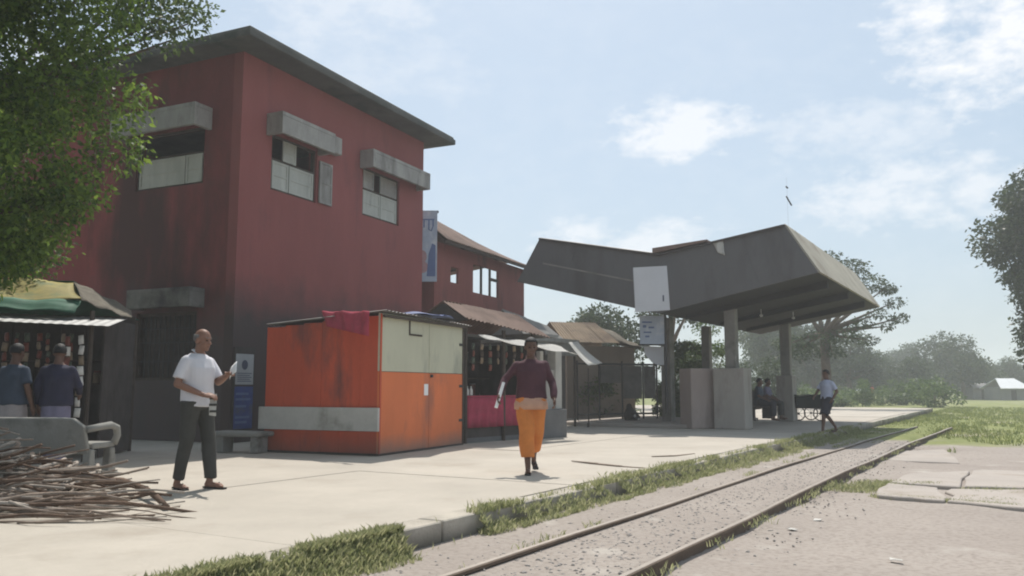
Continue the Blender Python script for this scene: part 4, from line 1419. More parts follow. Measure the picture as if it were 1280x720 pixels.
def build_row_behind():
    # grey flat-roofed shop beyond
    p = gr(668, 536)
    root = empty('grey_flat_roofed_shop', p, R(55), 'low grey shop with flat overhanging roof behind the walking man', 'shop')
    MB().box(0, 1.7, .3, 2.6, 0, 2.35).build('wall', M['greywall'], root)
    MB().box(-.3, 2.0, -.25, 2.9, 2.35, 2.47).build('roof_slab', M['hood'], root, bevel=.01)
    MB().box(-.25, 1.95, -.2, -.14, 2.0, 2.35).build('fascia_board', M['tin'], root)
    MB().box(.75, .95, -.215, -.203, 2.1, 2.25).build('sign_plate', M['kwhite'], root)
    for x in (-.15, 1.85):
        MB().tube([(x, -.17, 0), (x, -.17, 2.0)], .035, 8).build('post', M['oldwood'], root)
    # grey tarpaulin tent-roof poking up behind
    p = gr(655, 528)
    root = empty('grey_tarpaulin_shed', p, R(60), 'grey tarpaulin covered shed roof right of the red verandah house', 'shed')
    L_ = 3.2
    tin_roof(root, [(-.2, -.4, 2.55), (L_, -.4, 2.45), (L_ - .1, .75, 3.3), (-.1, .75, 3.65)], 4, 'greytarp', sag=.03)
    tin_roof(root, [(L_, 1.9, 2.5), (-.2, 1.9, 2.55), (-.1, .75, 3.64), (L_ - .1, .75, 3.29)], 4, 'greytarp')
    MB().box(0, L_ - .2, .0, 1.5, 0, 2.5).build('wall', M['greywall'], root)
    MB().hexa([(-.06, -.3, 2.5), (.0, -.3, 2.5), (.0, 1.8, 2.5), (-.06, 1.8, 2.5)], [(-.06, .7, 3.5), (.0, .7, 3.5), (.0, .8, 3.5), (-.06, .8, 3.5)]).build('gable_sheet', M['greytarp'], root)
    # second white awning
    a, b, c, d = at(711, 428, 21.6), at(722, 427, 22.4), at(753, 454, 21.8), at(736, 457, 20.9)
    o = MB().sheet([d - a, c - a, b - a, Vector()], .005, 10, 10, lambda u, v: -.03 * math.sin(v * math.pi) + .01 * math.sin(u * 9)).build('sloping_awning', M['whitecloth'], None, smooth=True)
    o.location = a
    tag(o, 'short white awning sloping down to the right past the shop end', 'awning')
    o = empty('awning_pole', gr(736, 534), 0, 'thin dark pole holding the short white awning', 'pole')
    MB().tube([(0, 0, 0), (0, 0, d.z)], .02, 6).build('shaft', M['oldwood'], o)
    MB().tube([(-.02, 0, 0), (-.02, 0, .12)], .035, 6).build('foot_block', M['oldwood'], o)
    # brown roofed hut with thatched gable
    p = gr(722, 523)
    root = empty('brown_roofed_hut', p, R(20), 'mud walled hut with tan tin roof and dark thatched gable end', 'hut')
    L_, D_ = 1.55, 2.6
    wall_panel(MB(), -.4, L_ + .8, 0, 2.62, .15, [(.9, 1.4, .9, 1.9)], lambda a, d, z: Vector((a, d, z))).build('wall', M['hutwall'], root)
    MB().box(-.4, -.25, .15, D_, 0, 2.62).build('wall', M['hutwall'], root)
    MB().box(-.25, L_ + .65, D_ - .15, D_, 0, 2.62).build('wall', M['hutwall'], root)
    MB().box(L_ + .65, L_ + .8, .15, D_, 0, 2.62).build('wall', M['hutwall'], root)
    MB().box(.9, 1.4, .06, .10, .9, 1.9).build('window_board', M['oldwood'], root)
    tin_roof(root, [(-.7, -.45, 2.72), (L_ - .05, -.45, 2.72), (L_ - .35, .95, 3.55), (-.7, .95, 3.55)], 4, 'tin_tan')
    MB().sheet([(L_ - .05, -.45, 2.72), (L_ + 1.0, -.2, 2.60), (L_ + .8, .9, 3.0), (L_ - .35, .95, 3.55)], .10, 8, 6, lambda u, v: .06 * math.sin(u * 7) * math.sin(v * 5)).build('thatch', M['thatch'], root, smooth=True)
    MB().sheet([(L_ + 1.0, D_ + .4, 2.6), (-.7, D_ + .4, 2.72), (-.7, .95, 3.54), (L_ - .3, .95, 3.54)], .03, 6, 4).build('rear_roof', M['tin_tan'], root)
    # fence of posts, rails and dark panels
    a, b = gr(722, 529), gr(822, 527)
    root = empty('panel_fence', a, math.atan2(b.y - a.y, b.x - a.x), 'dark fence of thin posts and panels left of the canopy piers', 'fence')
    Lf = (b - a).length
    ps = [0, .8, 1.65, Lf * .82, Lf]
    for x in ps:
        MB().tube([(x, 0, -.02), (x, 0, 1.95)], .03, 8).build('post', M['iron'], root)
    MB().box(0, Lf, -.02, .02, 1.82, 1.88).build('rail', M['iron'], root)
    MB().box(0, Lf, -.02, .02, .24, .30).build('rail', M['iron'], root)
    for i, (u, v) in enumerate(zip(ps[1:-1], ps[2:])):
        MB().box(u + .05, v - .05, -.004, .012, 1.25 if i == 0 else .75, 1.80).build('panel', M['mesh_fence'], root)
    # dark sack with pale patches
    p = gr(787, 529)
    o = empty('dark_sack', (p.x, p.y - .25, 0), 0, 'dark bulging sack with pale patches at the fence foot', 'sack')
    mb = MB().ball((0, 0, .24), .22, .19, .26).ball((.14, -.02, .16), .17, .15, .17).ball((-.04, 0, .5), .09, .08, .13)
    remeshed('sack_body', mb, .03, M['sack'], o, 3, .02, 9)
    MB().ball((.1, -.15, .24), .05, .03, .05).ball((.22, -.12, .14), .045, .03, .04).build('pale_patch', M['pack_c'], o, smooth=True)


build_row_behind()


def build_canopy():
    root = empty('platform_canopy', T(21, -8.1), R(59), 'large grey butterfly canopy on columns over the platform', 'canopy')
    # local x along the track (away), local y to the left of it; origin under the valley at the near end
    X0, X1 = 0.0, 10.2

    def pt(x, t, z): return Vector((x, -(t + 8.1), z))
    lowL, lowV, lowR = (-12.4, 4.17), (-8.1, 3.05), (-4.0, 3.85)
    topL, topV, topR = (-11.65, 5.37), (-8.0, 4.60), (-4.75, 5.07)
    th = .05
    # soffit: two wings meeting in the valley, in bays along the track
    for k in range(5):
        xa, xb = X0 + (X1 - X0) * k / 5 + .006, X0 + (X1 - X0) * (k + 1) / 5 - .006
        for A, B in ((lowL, lowV), (lowV, lowR)):
            a, b = pt(xa, *A), pt(xb, *A)
            c, d = pt(xb, *B), pt(xa, *B)
            up = Vector((0, 0, th))
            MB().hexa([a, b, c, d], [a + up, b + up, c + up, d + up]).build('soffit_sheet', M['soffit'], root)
    for A, B in ((lowV, lowR),):   # cross beams under the soffit
        for x in (1.6, 4.6, 7.6):
            a, b = pt(x, *A), pt(x, *B)
            a, b = a.lerp(b, .06), b.lerp(a, .02)
            dn = Vector((0, 0, -.2)); w = Vector((.09, 0, 0)); e = Vector((0, 0, -.003))
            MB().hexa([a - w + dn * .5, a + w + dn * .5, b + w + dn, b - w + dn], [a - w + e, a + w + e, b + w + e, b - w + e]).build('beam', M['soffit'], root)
    # end panels (near and far): sheets side by side between the V of the soffit and the roof line
    def end_panels(x, out):
        for (A, TA), (B, TB), n in (((lowL, topL), (lowV, topV), 3), ((lowV, topV), (lowR, topR), 3)):
            for k in range(n):
                u, v = k / n + .0004, (k + 1) / n - .0004
                a, b = pt(x, *A).lerp(pt(x, *B), u), pt(x, *A).lerp(pt(x, *B), v)
                c, d = pt(x, *TA).lerp(pt(x, *TB), v), pt(x, *TA).lerp(pt(x, *TB), u)
                o = Vector((out * (.05 + random.uniform(0, .004)), 0, 0))
                MB().hexa([a, b, c, d], [a + o, b + o, c + o, d + o]).build('end_panel', M['canopy'], root)
            a, b = pt(x, *A).lerp(pt(x, *TA), .5), pt(x, *B).lerp(pt(x, *TB), .47)
            if (A, TA) == (lowL, topL):      # pale lap strip across the left panel
                a, b = a.lerp(b, .12), b.lerp(a, .14)
                o = Vector((out * .062, 0, 0)); o2 = Vector((out * .052, 0, 0)); s = Vector((0, 0, .022))
                MB().hexa([a + o2 - s, b + o2 - s, b + o2 + s, a + o2 + s], [a + o - s, b + o - s, b + o + s, a + o + s]).build('lap_strip', M['column'], root)
    end_panels(X0, -1)
    end_panels(X1, 1)
    # sloping side bands and roof sheets
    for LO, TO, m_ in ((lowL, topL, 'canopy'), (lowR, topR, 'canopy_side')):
        for k in range(4):
            xa, xb = X0 + (X1 - X0) * k / 4 + .004, X0 + (X1 - X0) * (k + 1) / 4 - .004
            a, b = pt(xa, *LO), pt(xb, *LO)
            c, d = pt(xb, *TO), pt(xa, *TO)
            sg = Vector((0, -.04 if LO is lowR else .04, .02))
            MB().hexa([a, b, c, d], [a + sg, b + sg, c + sg, d + sg]).build('side_band', M[m_], root)
    for A, B in ((topL, topV), (topV, topR)):
        q = [pt(X0 - .08, *A), pt(X0 - .08, *B), pt(X1 + .08, *B), pt(X1 + .08, *A)]
        up = Vector((0, 0, .03))
        tin_roof(root, [q[3] + up, q[0] + up, q[1] + up, q[2] + up], 9, 'tin', depth=.02)
        MB().tube([q[0] + Vector((-.02, 0, .0)), q[1] + Vector((-.02, 0, .0))], .03, 6).build('edge_trim', M['dark'], root)
    # columns with their piers
    for x, t, w, wy, zt, zp, hasp in ((1.75, -6.68, .30, .3, 3.25, 1.62, 1), (8.0, -6.68, .32, .32, 3.25, 1.5, 1), (3.3, -9.1, .36, .3, 3.2, 0, 0), (8.6, -9.6, .3, .3, 3.3, 0, 0)):
        c = pt(x, t, 0)
        MB().box(c.x - w / 2, c.x + w / 2, c.y - wy / 2, c.y + wy / 2, zp - (.1 if hasp else 0), zt).build('column', M['column'], root, bevel=.015)
        if hasp == 1 and x < 4:
            MB().box(c.x - .4, c.x + .34, c.y - .42, c.y + .42, 0, zp).build('pier', M['pier'], root, bevel=.02)
        elif hasp:
            MB().box(c.x - .3, c.x + .3, c.y - .24, c.y + .3, 0, zp).build('pier', M['pier'], root, bevel=.02)
    # bracket lamps / loose bits under the soffit
    for x, t in ((3.1, -6.2), (4.4, -5.6)):
        c = pt(x, t, 0)
        MB().tube([(c.x, c.y, 3.32), (c.x, c.y, 3.18)], .012, 5).ball((c.x, c.y, 3.14), .05, .05, .04).build('lamp_holder', M['kwhite'], root)
    # torn sheet hanging off the roof edge
    p = pt(-.07, -6.45, 4.80)
    MB().sheet([p + Vector((0, .12, .02)), p + Vector((0, -.16, .05)), p + Vector((-.04, -.22, -.36)), p + Vector((-.03, -.04, -.28))], .006, 6, 6, lambda u, v: .02 * math.sin(u * 7 + v * 5)).build('torn_sheet', M['kwhite'], root, smooth=True)
    # rusted patch sheet over the valley at the near edge
    a, b = pt(-.085, -8.2, 4.66), pt(-.085, -6.7, 4.85)
    MB().hexa([a, b, b + Vector((1.2, 0, 0)), a + Vector((1.2, 0, 0))], [a + Vector((0, 0, .14)), b + Vector((0, 0, .05)), b + Vector((1.2, 0, .03)), a + Vector((1.2, 0, .12))]).build('patch_sheet', M['tin_brown'], root)
    return root


build_canopy()


def build_canopy_things():
    # separate masonry block beside the first pier
    p = gr(878, 536)
    o = MB().box(-.42, .40, -.3, .3, 0, 1.62).build('masonry_block', M['pier_pink'], None, bevel=.02)
    o.location = (p.x, p.y + .35, 0); o.rotation_euler = (0, 0, R(20))
    tag(o, 'pinkish plastered block left of the front canopy pier', 'pillar')
    # step under the canopy
    a = T(22.2, -7.6)
    o = MB().hexa([(0, 0, 0), (6.5, 0, 0), (6.5, 4.2, 0), (0, 4.2, 0)], [(0, 0, .1), (6.5, 0, .1), (6.5, 4.2, .1), (0, 4.2, .1)]).build('canopy_floor', M['slab'], None, bevel=.01)
    o.location = a; o.rotation_euler = (0, 0, R(59))
    tag(o, 'raised concrete floor under the canopy', kind='structure')
    # sign boards at the near end
    p = at(815, 360, 21.3)
    rz = R(6)
    root = empty('white_sign_board', (p.x, p.y, p.z - .62), rz, 'blank white sign board fixed to the near face of the canopy', 'sign')
    MB().add([(-.44, 0, .0), (.46, 0, .06), (.40, 0, 1.2), (-.48, 0, 1.14), (-.44, .04, .0), (.46, .04, .06), (.40, .04, 1.2), (-.48, .04, 1.14)],
             [(0, 1, 2, 3), (7, 6, 5, 4), (0, 4, 5, 1), (1, 5, 6, 2), (2, 6, 7, 3), (3, 7, 4, 0)]).build('panel', M['sign_white'], root)
    MB().box(-.3, -.26, .041, .07, .1, 1.1).build('batten', M['oldwood'], root)
    MB().box(.22, .26, .041, .07, .1, 1.1).build('batten', M['oldwood'], root)
    MB().box(.27, .31, -.004, -.0005, .28, .44).build('torn_mark', M['ink'], root)
    p = at(816, 430, 23.2)
    root = empty('blue_notice_board', (p.x, p.y, p.z), R(8), 'faded pale blue notice board below the white canopy sign', 'sign')
    MB().box(-.36, .36, -.02, .02, 0, .78).build('panel', M['sign_blue'], root)
    mb = MB()
    for x, z, w, h in ((-.3, .58, .28, .04), (-.28, .45, .1, .07), (-.12, .43, .16, .05), (-.26, .3, .22, .04), (-.22, .18, .12, .05)):
        mb.box(x, x + w, -.024, -.0203, z, z + h)
    mb.build('lettering', M['ink_blue'], root)
    MB().box(.33, .39, -.03, .03, -1.9, .9).build('post', M['iron'], root)
    MB().box(-.4, .33, -.028, .028, -.045, -.002).build('frame_rail', M['iron'], root)
    p = at(818, 456, 23.5)
    root = empty('torn_white_poster', (p.x, p.y, p.z), R(8), 'torn whitish poster under the blue notice board', 'poster')
    MB().add([(-.26, 0, .28), (-.05, 0, .06), (.1, 0, .0), (.28, 0, .0), (.28, 0, .5), (-.3, 0, .52), (-.26, .02, .28), (-.05, .02, .06), (.1, .02, .0), (.28, .02, .0), (.28, .02, .5), (-.3, .02, .52)],
             [(0, 1, 2, 3, 4, 5), (11, 10, 9, 8, 7, 6)] + [(i, i + 6, (i + 1) % 6 + 6, (i + 1) % 6) for i in range(6)]).build('sheet', M['sign_white'], root)
    MB().box(-.02, .02, .021, .05, -.3, .5).build('batten', M['oldwood'], root)
    # antenna
    p = T(22.3, -4.95, 5.0)
    root = empty('roof_antenna', p, R(20), 'thin wire antenna standing on the canopy right edge', 'antenna')
    MB().tube([(0, 0, 0), (0, 0, 1.6)], .0018, 5).build('mast', M['iron'], root)
    MB().tube([(-.03, 0, 1.1), (.13, 0, .86)], .02, 5).build('element', M['iron'], root)
    MB().tube([(-.03, 0, 1.36), (.03, 0, 1.32)], .022, 5).build('element', M['iron'], root)
    # bench for the waiting people
    b = T(26.0, -7.1, .1)
    root = empty('waiting_bench', b, R(59), 'dark bench in the shade behind the canopy piers', 'bench')
    MB().box(-.2, 2.2, -.2, .25, .38, .45).build('seat', M['dark'], root)
    MB().box(-.2, 2.2, .25, .31, .3, .9).build('backrest', M['dark'], root)
    for x in (-.1, 2.1):
        MB().box(x - .05, x + .05, -.15, .2, 0, .38).build('leg', M['dark'], root)


build_canopy_things()


def wheel(parent, c, r_, w=.04):
    t = MB()
    n = 20
    vs, fs = [], []
    for i in range(n):
        a = 2 * math.pi * i / n
        for k in range(6):
            b = 2 * math.pi * k / 6
            rr = r_ - w / 2 + w / 2 * math.cos(b)
            vs.append((c[0] + rr * math.cos(a), c[1] + w / 2 * math.sin(b), c[2] + rr * math.sin(a)))
    for i in range(n):
        for k in range(6):
            fs.append((i * 6 + k, i * 6 + (k + 1) % 6, ((i + 1) % n) * 6 + (k + 1) % 6, ((i + 1) % n) * 6 + k))
    o = t.add(vs, fs).build('wheel', M['rubber'], parent, smooth=True)
    s = MB().ball(c, .04)
    for i in range(8):
        a = math.pi * i / 4
        s.tube([c, (c[0] + (r_ - w) * math.cos(a), c[1], c[2] + (r_ - w) * math.sin(a))], .006, 4)
    s.build('spokes', M['iron'], o)


def build_cart():
    p = gr(1009, 526)
    root = empty('pedal_cart', p, R(4), 'dark green box cart with spoked wheels beyond the canopy', 'cart')
    MB().hexa([(-.46, -.35, .42), (.40, -.35, .42), (.40, .35, .42), (-.46, .35, .42)], [(-.52, -.4, .80), (.44, -.4, .84), (.44, .4, .84), (-.52, .4, .80)]).build('box', M['cart'], root, bevel=.01)
    MB().box(-.55, .48, -.43, .43, .84, .87).build('lid', M['cart'], root)
    MB().tube([(-.5, 0, .45), (.55, 0, .40), (.62, 0, .62), (.60, 0, .86)], .022, 6).build('frame_tube', M['iron'], root)
    MB().tube([(.56, -.22, .88), (.62, 0, .86), (.56, .22, .88)], .015, 6).build('handlebar', M['iron'], root)
    MB().tube([(.30, -.36, .25), (.30, .36, .25)], .018, 6).build('axle', M['iron'], root)
    wheel(root, (.30, -.37, .25), .25); wheel(root, (.30, .37, .25), .25); wheel(root, (-.28, 0, .24), .24)


build_cart()


def build_litter():
    labs = ('scrap of white litter on the ground beside the rails', 'litter beside the rails')
    for px, py, z in ((757, 638, GZ), (905, 598, GZ), (990, 662, GZ), (1022, 650, GZ), (1120, 700, GZ), (600, 672, GZ), (1040, 564, GZ), (1015, 566, GZ), (830, 618, GZ), (760, 668, GZ)):
        p = gr(px, py, z + .012)
        s = random.uniform(.025, .05)
        q = [Vector((s * math.cos(a + random.uniform(-.3, .3)) * 1.4, s * math.sin(a), random.uniform(0, .01))) for a in (0, 1.6, 3.1, 4.7)]
        o = MB().sheet(q, .004, 3, 3, lambda u, v: random.uniform(-.005, .005)).build('litter_scrap', M['scrap'])
        o.location = p
        o.rotation_euler = (0, 0, random.uniform(0, 6))
        tag(o, labs[0], 'litter', labs[1])


build_litter()

# ================================================================== PEOPLE
def hand(mb, wr, d, nrm, side, curl, sc=1.0, fine=True):
    """palm and five bent fingers; d = hand direction, nrm = palm normal, side = +1 if the thumb lies towards d x nrm"""
    d = Vector(d).normalized(); nrm = Vector(nrm); nrm = (nrm - d * nrm.dot(d)).normalized()
    ax = d.cross(nrm).normalized()
    wr = Vector(wr)
    mtx = Matrix((d, ax, nrm)).transposed()
    mb.ball(wr + d * .048 * sc, .055 * sc, .042 * sc, .019 * sc, mtx, 12, 8)
    if not fine:
        mb.capsule(wr + d * .08 * sc, .03 * sc, wr + (d * .14 + nrm * .04 * curl) * sc, .018 * sc, 8)
        return
    for i, (off, ln) in enumerate(((.030, .068), (.010, .078), (-.010, .072), (-.029, .056))):
        a = wr + (d * .085 + ax * off * side) * sc
        ang = curl
        p = a
        dd = d
        for seg, (fr, r0) in enumerate(((.42, .0095), (.32, .0085), (.26, .0075))):
            ang_s = curl * (seg + .6) * .6
            dd = (d * math.cos(ang_s) + nrm * math.sin(ang_s)).normalized()
            q = p + dd * ln * fr * sc * 1.1
            mb.capsule(p, r0 * sc, q, (r0 - .001) * sc, 8)
            p = q
    a = wr + (d * .025 + ax * .032 * side) * sc
    b = a + (d * .035 + ax * .026 * side + nrm * .012) * sc
    c = b + (d * .032 + nrm * (.008 + .015 * curl)) * sc
    mb.capsule(a, .014 * sc, b, .011 * sc, 8).capsule(b, .011 * sc, c, .009 * sc, 8)


def person(name, label, loc, yaw, pose=None, skin='skin', voxel=.009, parts=(), hairm='hair', bald=False, scale=1.0, look=0.0, tilt=0.0, fine=True, curls=(.5, .5), group=None, seed=0):
    J = dict(hipL=(0, .09, .90), hipR=(0, -.09, .90), kneeL=(.02, .10, .49), kneeR=(.02, -.10, .49), ankL=(-.02, .10, .09), ankR=(-.02, -.10, .09),
             toeL=(.15, .12, .025), toeR=(.15, -.12, .025), pel=(0, 0, .95), waist=(0, 0, 1.08), chest=(0, 0, 1.27), shL=(-.01, .166, 1.352), shR=(-.01, -.166, 1.352),
             elL=(-.03, .24, 1.12), elR=(-.03, -.24, 1.12), wrL=(.06, .25, .87), wrR=(.06, -.25, .87), neck=(-.01, 0, 1.45), head=(.015, 0, 1.575), hdL=None, hdR=None)
    if pose: J.update(pose)
    J = {k: (Vector(v) if v is not None else None) for k, v in J.items()}
    root = empty(name, loc, yaw, label, 'person', group)
    root.scale = (scale,) * 3
    mb = MB()
    # trunk of the body
    up = (J['neck'] - J['pel'])
    P = [(J['pel'] + Vector((0, 0, -.08)), .13, .10), (J['pel'], .155, .11), (J['waist'], .135, .10), (J['chest'], .155, .115), (J['chest'].lerp(J['neck'], .6), .125, .08), (J['neck'], .055, .055)]
    mb.loft([(p.x, p.y, p.z, ry, rx) for p, rx, ry in P], 16)
    for s in 'LR':
        mb.capsule(J['hip' + s], .085, J['knee' + s], .056)
        k, a = J['knee' + s], J['ank' + s]
        calf = k.lerp(a, .32) + Vector((-.012, 0, 0))
        mb.capsule(k, .053, calf, .054).capsule(calf, .054, a, .035)
        t = J['toe' + s]
        heel = a + (a - t).normalized() * .03; heel.z = min(a.z - .05, t.z + .03)
        mb.capsule(a, .034, heel, .032)
        ball = heel.lerp(t, .72)
        mb.capsule(heel, .03, ball, .034)
        for q in range(5):
            side = (t - heel).cross(Vector((0, 0, 1))).normalized()
            o = side * (q - 2) * .014 * (1 if s == 'R' else -1)
            mb.capsule(ball + o * .8, .013, t + o + (heel - t).normalized() * (.008 * q), .010 if q else .013, 6)
        mb.capsule(J['chest'].lerp(J['sh' + s], .5) + Vector((0, 0, .0)), .06, J['sh' + s] + Vector((0, 0, -.02)), .044)
        mb.capsule(J['sh' + s] + Vector((0, 0, -.02)), .044, J['el' + s], .038)
        fm = J['el' + s].lerp(J['wr' + s], .3)
        mb.capsule(J['el' + s], .038, fm, .039).capsule(fm, .039, J['wr' + s], .026)
        d = J['hd' + s] if J['hd' + s] is not None else (J['wr' + s] - J['el' + s])
        nrm = Vector((.1, -1 if s == 'L' else 1, 0)) if abs(d.normalized().z) > .6 else Vector((0, -.5 if s == 'L' else .5, -.8))
        hand(mb, J['wr' + s], d, nrm, 1 if s == 'R' else -1, curls[0 if s == 'L' else 1], 1.0, fine)
    # head
    H = J['head']
    mb.capsule(J['neck'] + Vector((-.005, 0, -.03)), .058, H + Vector((-.018, 0, -.06)), .052)
    rot = Matrix.Rotation(look, 3, 'Z') @ Matrix.Rotation(tilt, 3, 'Y')

    def hp(x, y, z): return H + rot @ Vector((x, y, z))
    mb.ball(hp(-.008, 0, .028), .093, .075, .092, rot, 18, 12)
    mb.ball(hp(.022, 0, -.045), .066, .056, .072, rot, 14, 10)
    mb.ball(hp(.066, 0, -.095), .024, .028, .020, rot)
    mb.capsule(hp(.080, 0, .008), .010, hp(.103, 0, -.028), .0145)
    for sy in (-1, 1):
        mb.ball(hp(.098, sy * .012, -.034), .011, .010, .008, rot)
        mb.ball(hp(-.012, sy * .077, -.012), .020, .009, .032, rot)
        mb.capsule(hp(.078, sy * .012, .026), .010, hp(.066, sy * .048, .027), .010)
        mb.ball(hp(.058, sy * .040, -.028), .022, .022, .02, rot)
    mb.capsule(hp(.083, -.02, -.064), .008, hp(.083, .02, -.064), .008, 8)
    body = remeshed('body', mb, voxel, M[skin], root, 3)
    if fine:
        for sy in (-1, 1):
            MB().ball(hp(.0775, sy * .030, .002), .0085, .013, .0075, rot, 10, 6).build('eye', M['eye'], root, smooth=True)
        MB().capsule(hp(.0875, -.018, -.064), .0045, hp(.0875, .018, -.064), .0045, 8).build('lips', M['lip'], root, smooth=True)
        for sy in (-1, 1):
            MB().capsule(hp(.0855, sy * .014, .030), .0045, hp(.0735, sy * .046, .031), .004, 6).build('eyebrow', M[hairm], root, smooth=True)
    # hair: close cap, or a fringe round the sides when bald
    hm = MB()
    nu, nv = 26, 12
    vs, fs = [], []
    for j in range(nv + 1):
        el = -0.62 + (math.pi / 2 + .62) * j / nv
        for k in range(nu):
            az = 2 * math.pi * k / nu
            dx, dy, dz = math.cos(el) * math.cos(az), math.cos(el) * math.sin(az), math.sin(el)
            vs.append((dx, dy, dz))
    sh = MB()
    for j in range(nv):
        for k in range(nu):
            az = 2 * math.pi * (k + .5) / nu
            el = -0.62 + (math.pi / 2 + .62) * (j + .5) / nv
            front = math.cos(az)
            lo = .55 if front > .35 else (-.05 if front > -.15 else -.5)
            hi = 2.0
            if bald:
                hi = .25
                if front > .05: continue
            if el < lo or el > hi: continue
            fs.append((j * nu + k, j * nu + (k + 1) % nu, (j + 1) * nu + (k + 1) % nu, (j + 1) * nu + k))
    base = hp(-.008, 0, .028)
    g = .006 if bald else .011
    out = [base + rot @ Vector((a * (.093 + g), b * (.075 + g), c * (.092 + g))) for a, b, c in vs]
    inn = [base + rot @ Vector((a * .085, b * .068, c * .085)) for a, b, c in vs]
    n = len(vs)
    cnt = {}
    for f in fs:
        for i in range(4):
            e = (f[i], f[(i + 1) % 4]); cnt[tuple(sorted(e))] = cnt.get(tuple(sorted(e)), 0) + 1
    full = list(fs) + [tuple(i + n for i in f[::-1]) for f in fs]
    for f in fs:
        for i in range(4):
            a, b = f[i], f[(i + 1) % 4]
            if cnt[tuple(sorted((a, b)))] == 1:
                full.append((b, a, a + n, b + n))
    used = sorted({i for f in full for i in f})
    mp = {u: i for i, u in enumerate(used)}
    allv = out + inn
    sh.add([allv[u] for u in used], [tuple(mp[i] for i in f) for f in full])
    sh.build('hair', M[hairm], root, smooth=True)

    # clothing
    def shirt(m_, sleeve=.95, long=False, hem=.84, loose=.022, open_neck=True):
        s = MB()
        pl = J['pel']
        tail = pl + Vector((0, 0, hem - .95))
        rings = [(tail, .175 + loose, .118 + loose), (pl, .168 + loose, .118 + loose), (J['waist'], .155 + loose, .112 + loose), (J['chest'], .166 + loose, .120 + loose), (J['chest'].lerp(J['neck'], .55), .165 + loose * .6, .098 + loose * .6), (J['neck'] + Vector((0, 0, -.028)), .085, .075)]
        s.loft([(p.x, p.y, p.z, ry, rx) for p, rx, ry in rings], 22, 2.2)
        for q in 'LR':
            s.capsule(J['chest'].lerp(J['sh' + q], .45) + Vector((0, 0, .03)), .072, J['sh' + q] + Vector((0, 0, -.010)), .060)
            if long:
                s.tube([J['sh' + q], J['sh' + q].lerp(J['el' + q], .5), J['el' + q], J['el' + q].lerp(J['wr' + q], .5), J['el' + q].lerp(J['wr' + q], .93)], [.060, .058, .054, .049, .043], 12)
                s.ball(J['el' + q], .053)
            else:
                s.tube([J['sh' + q], J['sh' + q].lerp(J['el' + q], .5), J['sh' + q].lerp(J['el' + q], sleeve)], [.060, .066, .071], 12)
        o = remeshed('shirt', s, voxel * 1.15, M[m_], root, 3, .016, 8.5, seed)
        if open_neck and fine:
            c = MB()
            nb = J['neck']
            for sy in (-1, 1):
                c.sheet([nb + Vector((.062, sy * .012, -.055)), nb + Vector((.03, sy * .072, -.028)), nb + Vector((-.045, sy * .065, .012)), nb + Vector((-.02, sy * .058, .024))], .006, 4, 2)
            c.build('collar', M[m_], o, smooth=True)
        return o

    def trousers(m_, to=.94, loose=.02, top=1.0):
        s = MB()
        pl = J['pel']
        s.loft([(pl.x, pl.y, pl.z - .12, .10 + loose, .155 + loose), (pl.x, pl.y, pl.z, .105 + loose, .155 + loose), (pl.x, pl.y, top, .10 + loose, .145 + loose)], 20)
        for q in 'LR':
            h_, k, a = J['hip' + q], J['knee' + q], J['ank' + q]
            e = k.lerp(a, (to - .5) * 2) if to > .5 else h_.lerp(k, to * 2)
            if to > .5:
                s.tube([h_ + Vector((0, 0, .02)), h_.lerp(k, .5), k, k.lerp(e, .5), e], [.105 + loose, .088 + loose, .070 + loose, .066 + loose, .060 + loose], 14)
            else:
                s.tube([h_ + Vector((0, 0, .02)), h_.lerp(e, .5), e], [.105 + loose, .092 + loose, .092 + loose], 14)
        return remeshed('trousers' if to > .6 else 'shorts', s, voxel * 1.15, M[m_], root, 3, .016, 7.5, seed + 3)

    def lungi(m_, z0=.2, z1=1.02, r0=.17, fold='lungi_peach'):
        s = MB()
        pl = J['pel']
        kc = (J['kneeL'] + J['kneeR']) / 2
        ac = (J['ankL'] + J['ankR']) / 2
        nn = 40
        vs, fs = [], []
        zs = [z0, z0 + .12, .42, .6, .78, .92, z1]
        for i, z in enumerate(zs):
            u = (z - z0) / (z1 - z0)
            c = ac.lerp(pl, u) if z < .2 else (kc.lerp(pl, max(0, (z - .49) / .46)) if z > .49 else ac.lerp(kc, (z - .09) / .4))
            rx = r0 * .86 + .015 * u; ry = (r0 + .012) if z > .5 else r0 - .02 * (1 - u)
            if z > .9: rx, ry = .13, .172
            for k in range(nn):
                a = 2 * math.pi * k / nn
                w = 1 + (.06 * math.sin(a * 7 + z * 3) + .04 * math.sin(a * 11 + 1.7)) * (1 - .7 * u)
                vs.append((c.x + rx * w * math.cos(a), c.y + ry * w * math.sin(a), z + (.015 * math.sin(a * 3) if i == 0 else 0)))
        for i in range(len(zs) - 1):
            for k in range(nn):
                fs.append((i * nn + k, i * nn + (k + 1) % nn, (i + 1) * nn + (k + 1) % nn, (i + 1) * nn + k))
        fs.append(tuple(range((len(zs) - 1) * nn, len(zs) * nn)))
        o = s.add(vs, fs).build('lungi', M[m_], root, smooth=True)
        md = o.modifiers.new('sub', 'SUBSURF'); md.levels = 1; md.render_levels = 1
        if fold:
            f = MB()
            f.loft([(pl.x, pl.y, .83, .146, .188), (pl.x, pl.y, .90, .142, .184), (pl.x, pl.y, 1.0, .115, .155)], 28)
            f.build('waist_fold', M[fold], root, smooth=True)
        return o

    def waistfold():
        pl = J['pel']
        MB().loft([(pl.x + .01, pl.y, .79, .172, .214), (pl.x + .01, pl.y, .86, .170, .214), (pl.x, pl.y, 1.0, .12, .16)], 28).build('waist_fold', M['lungi_peach'], root, smooth=True)

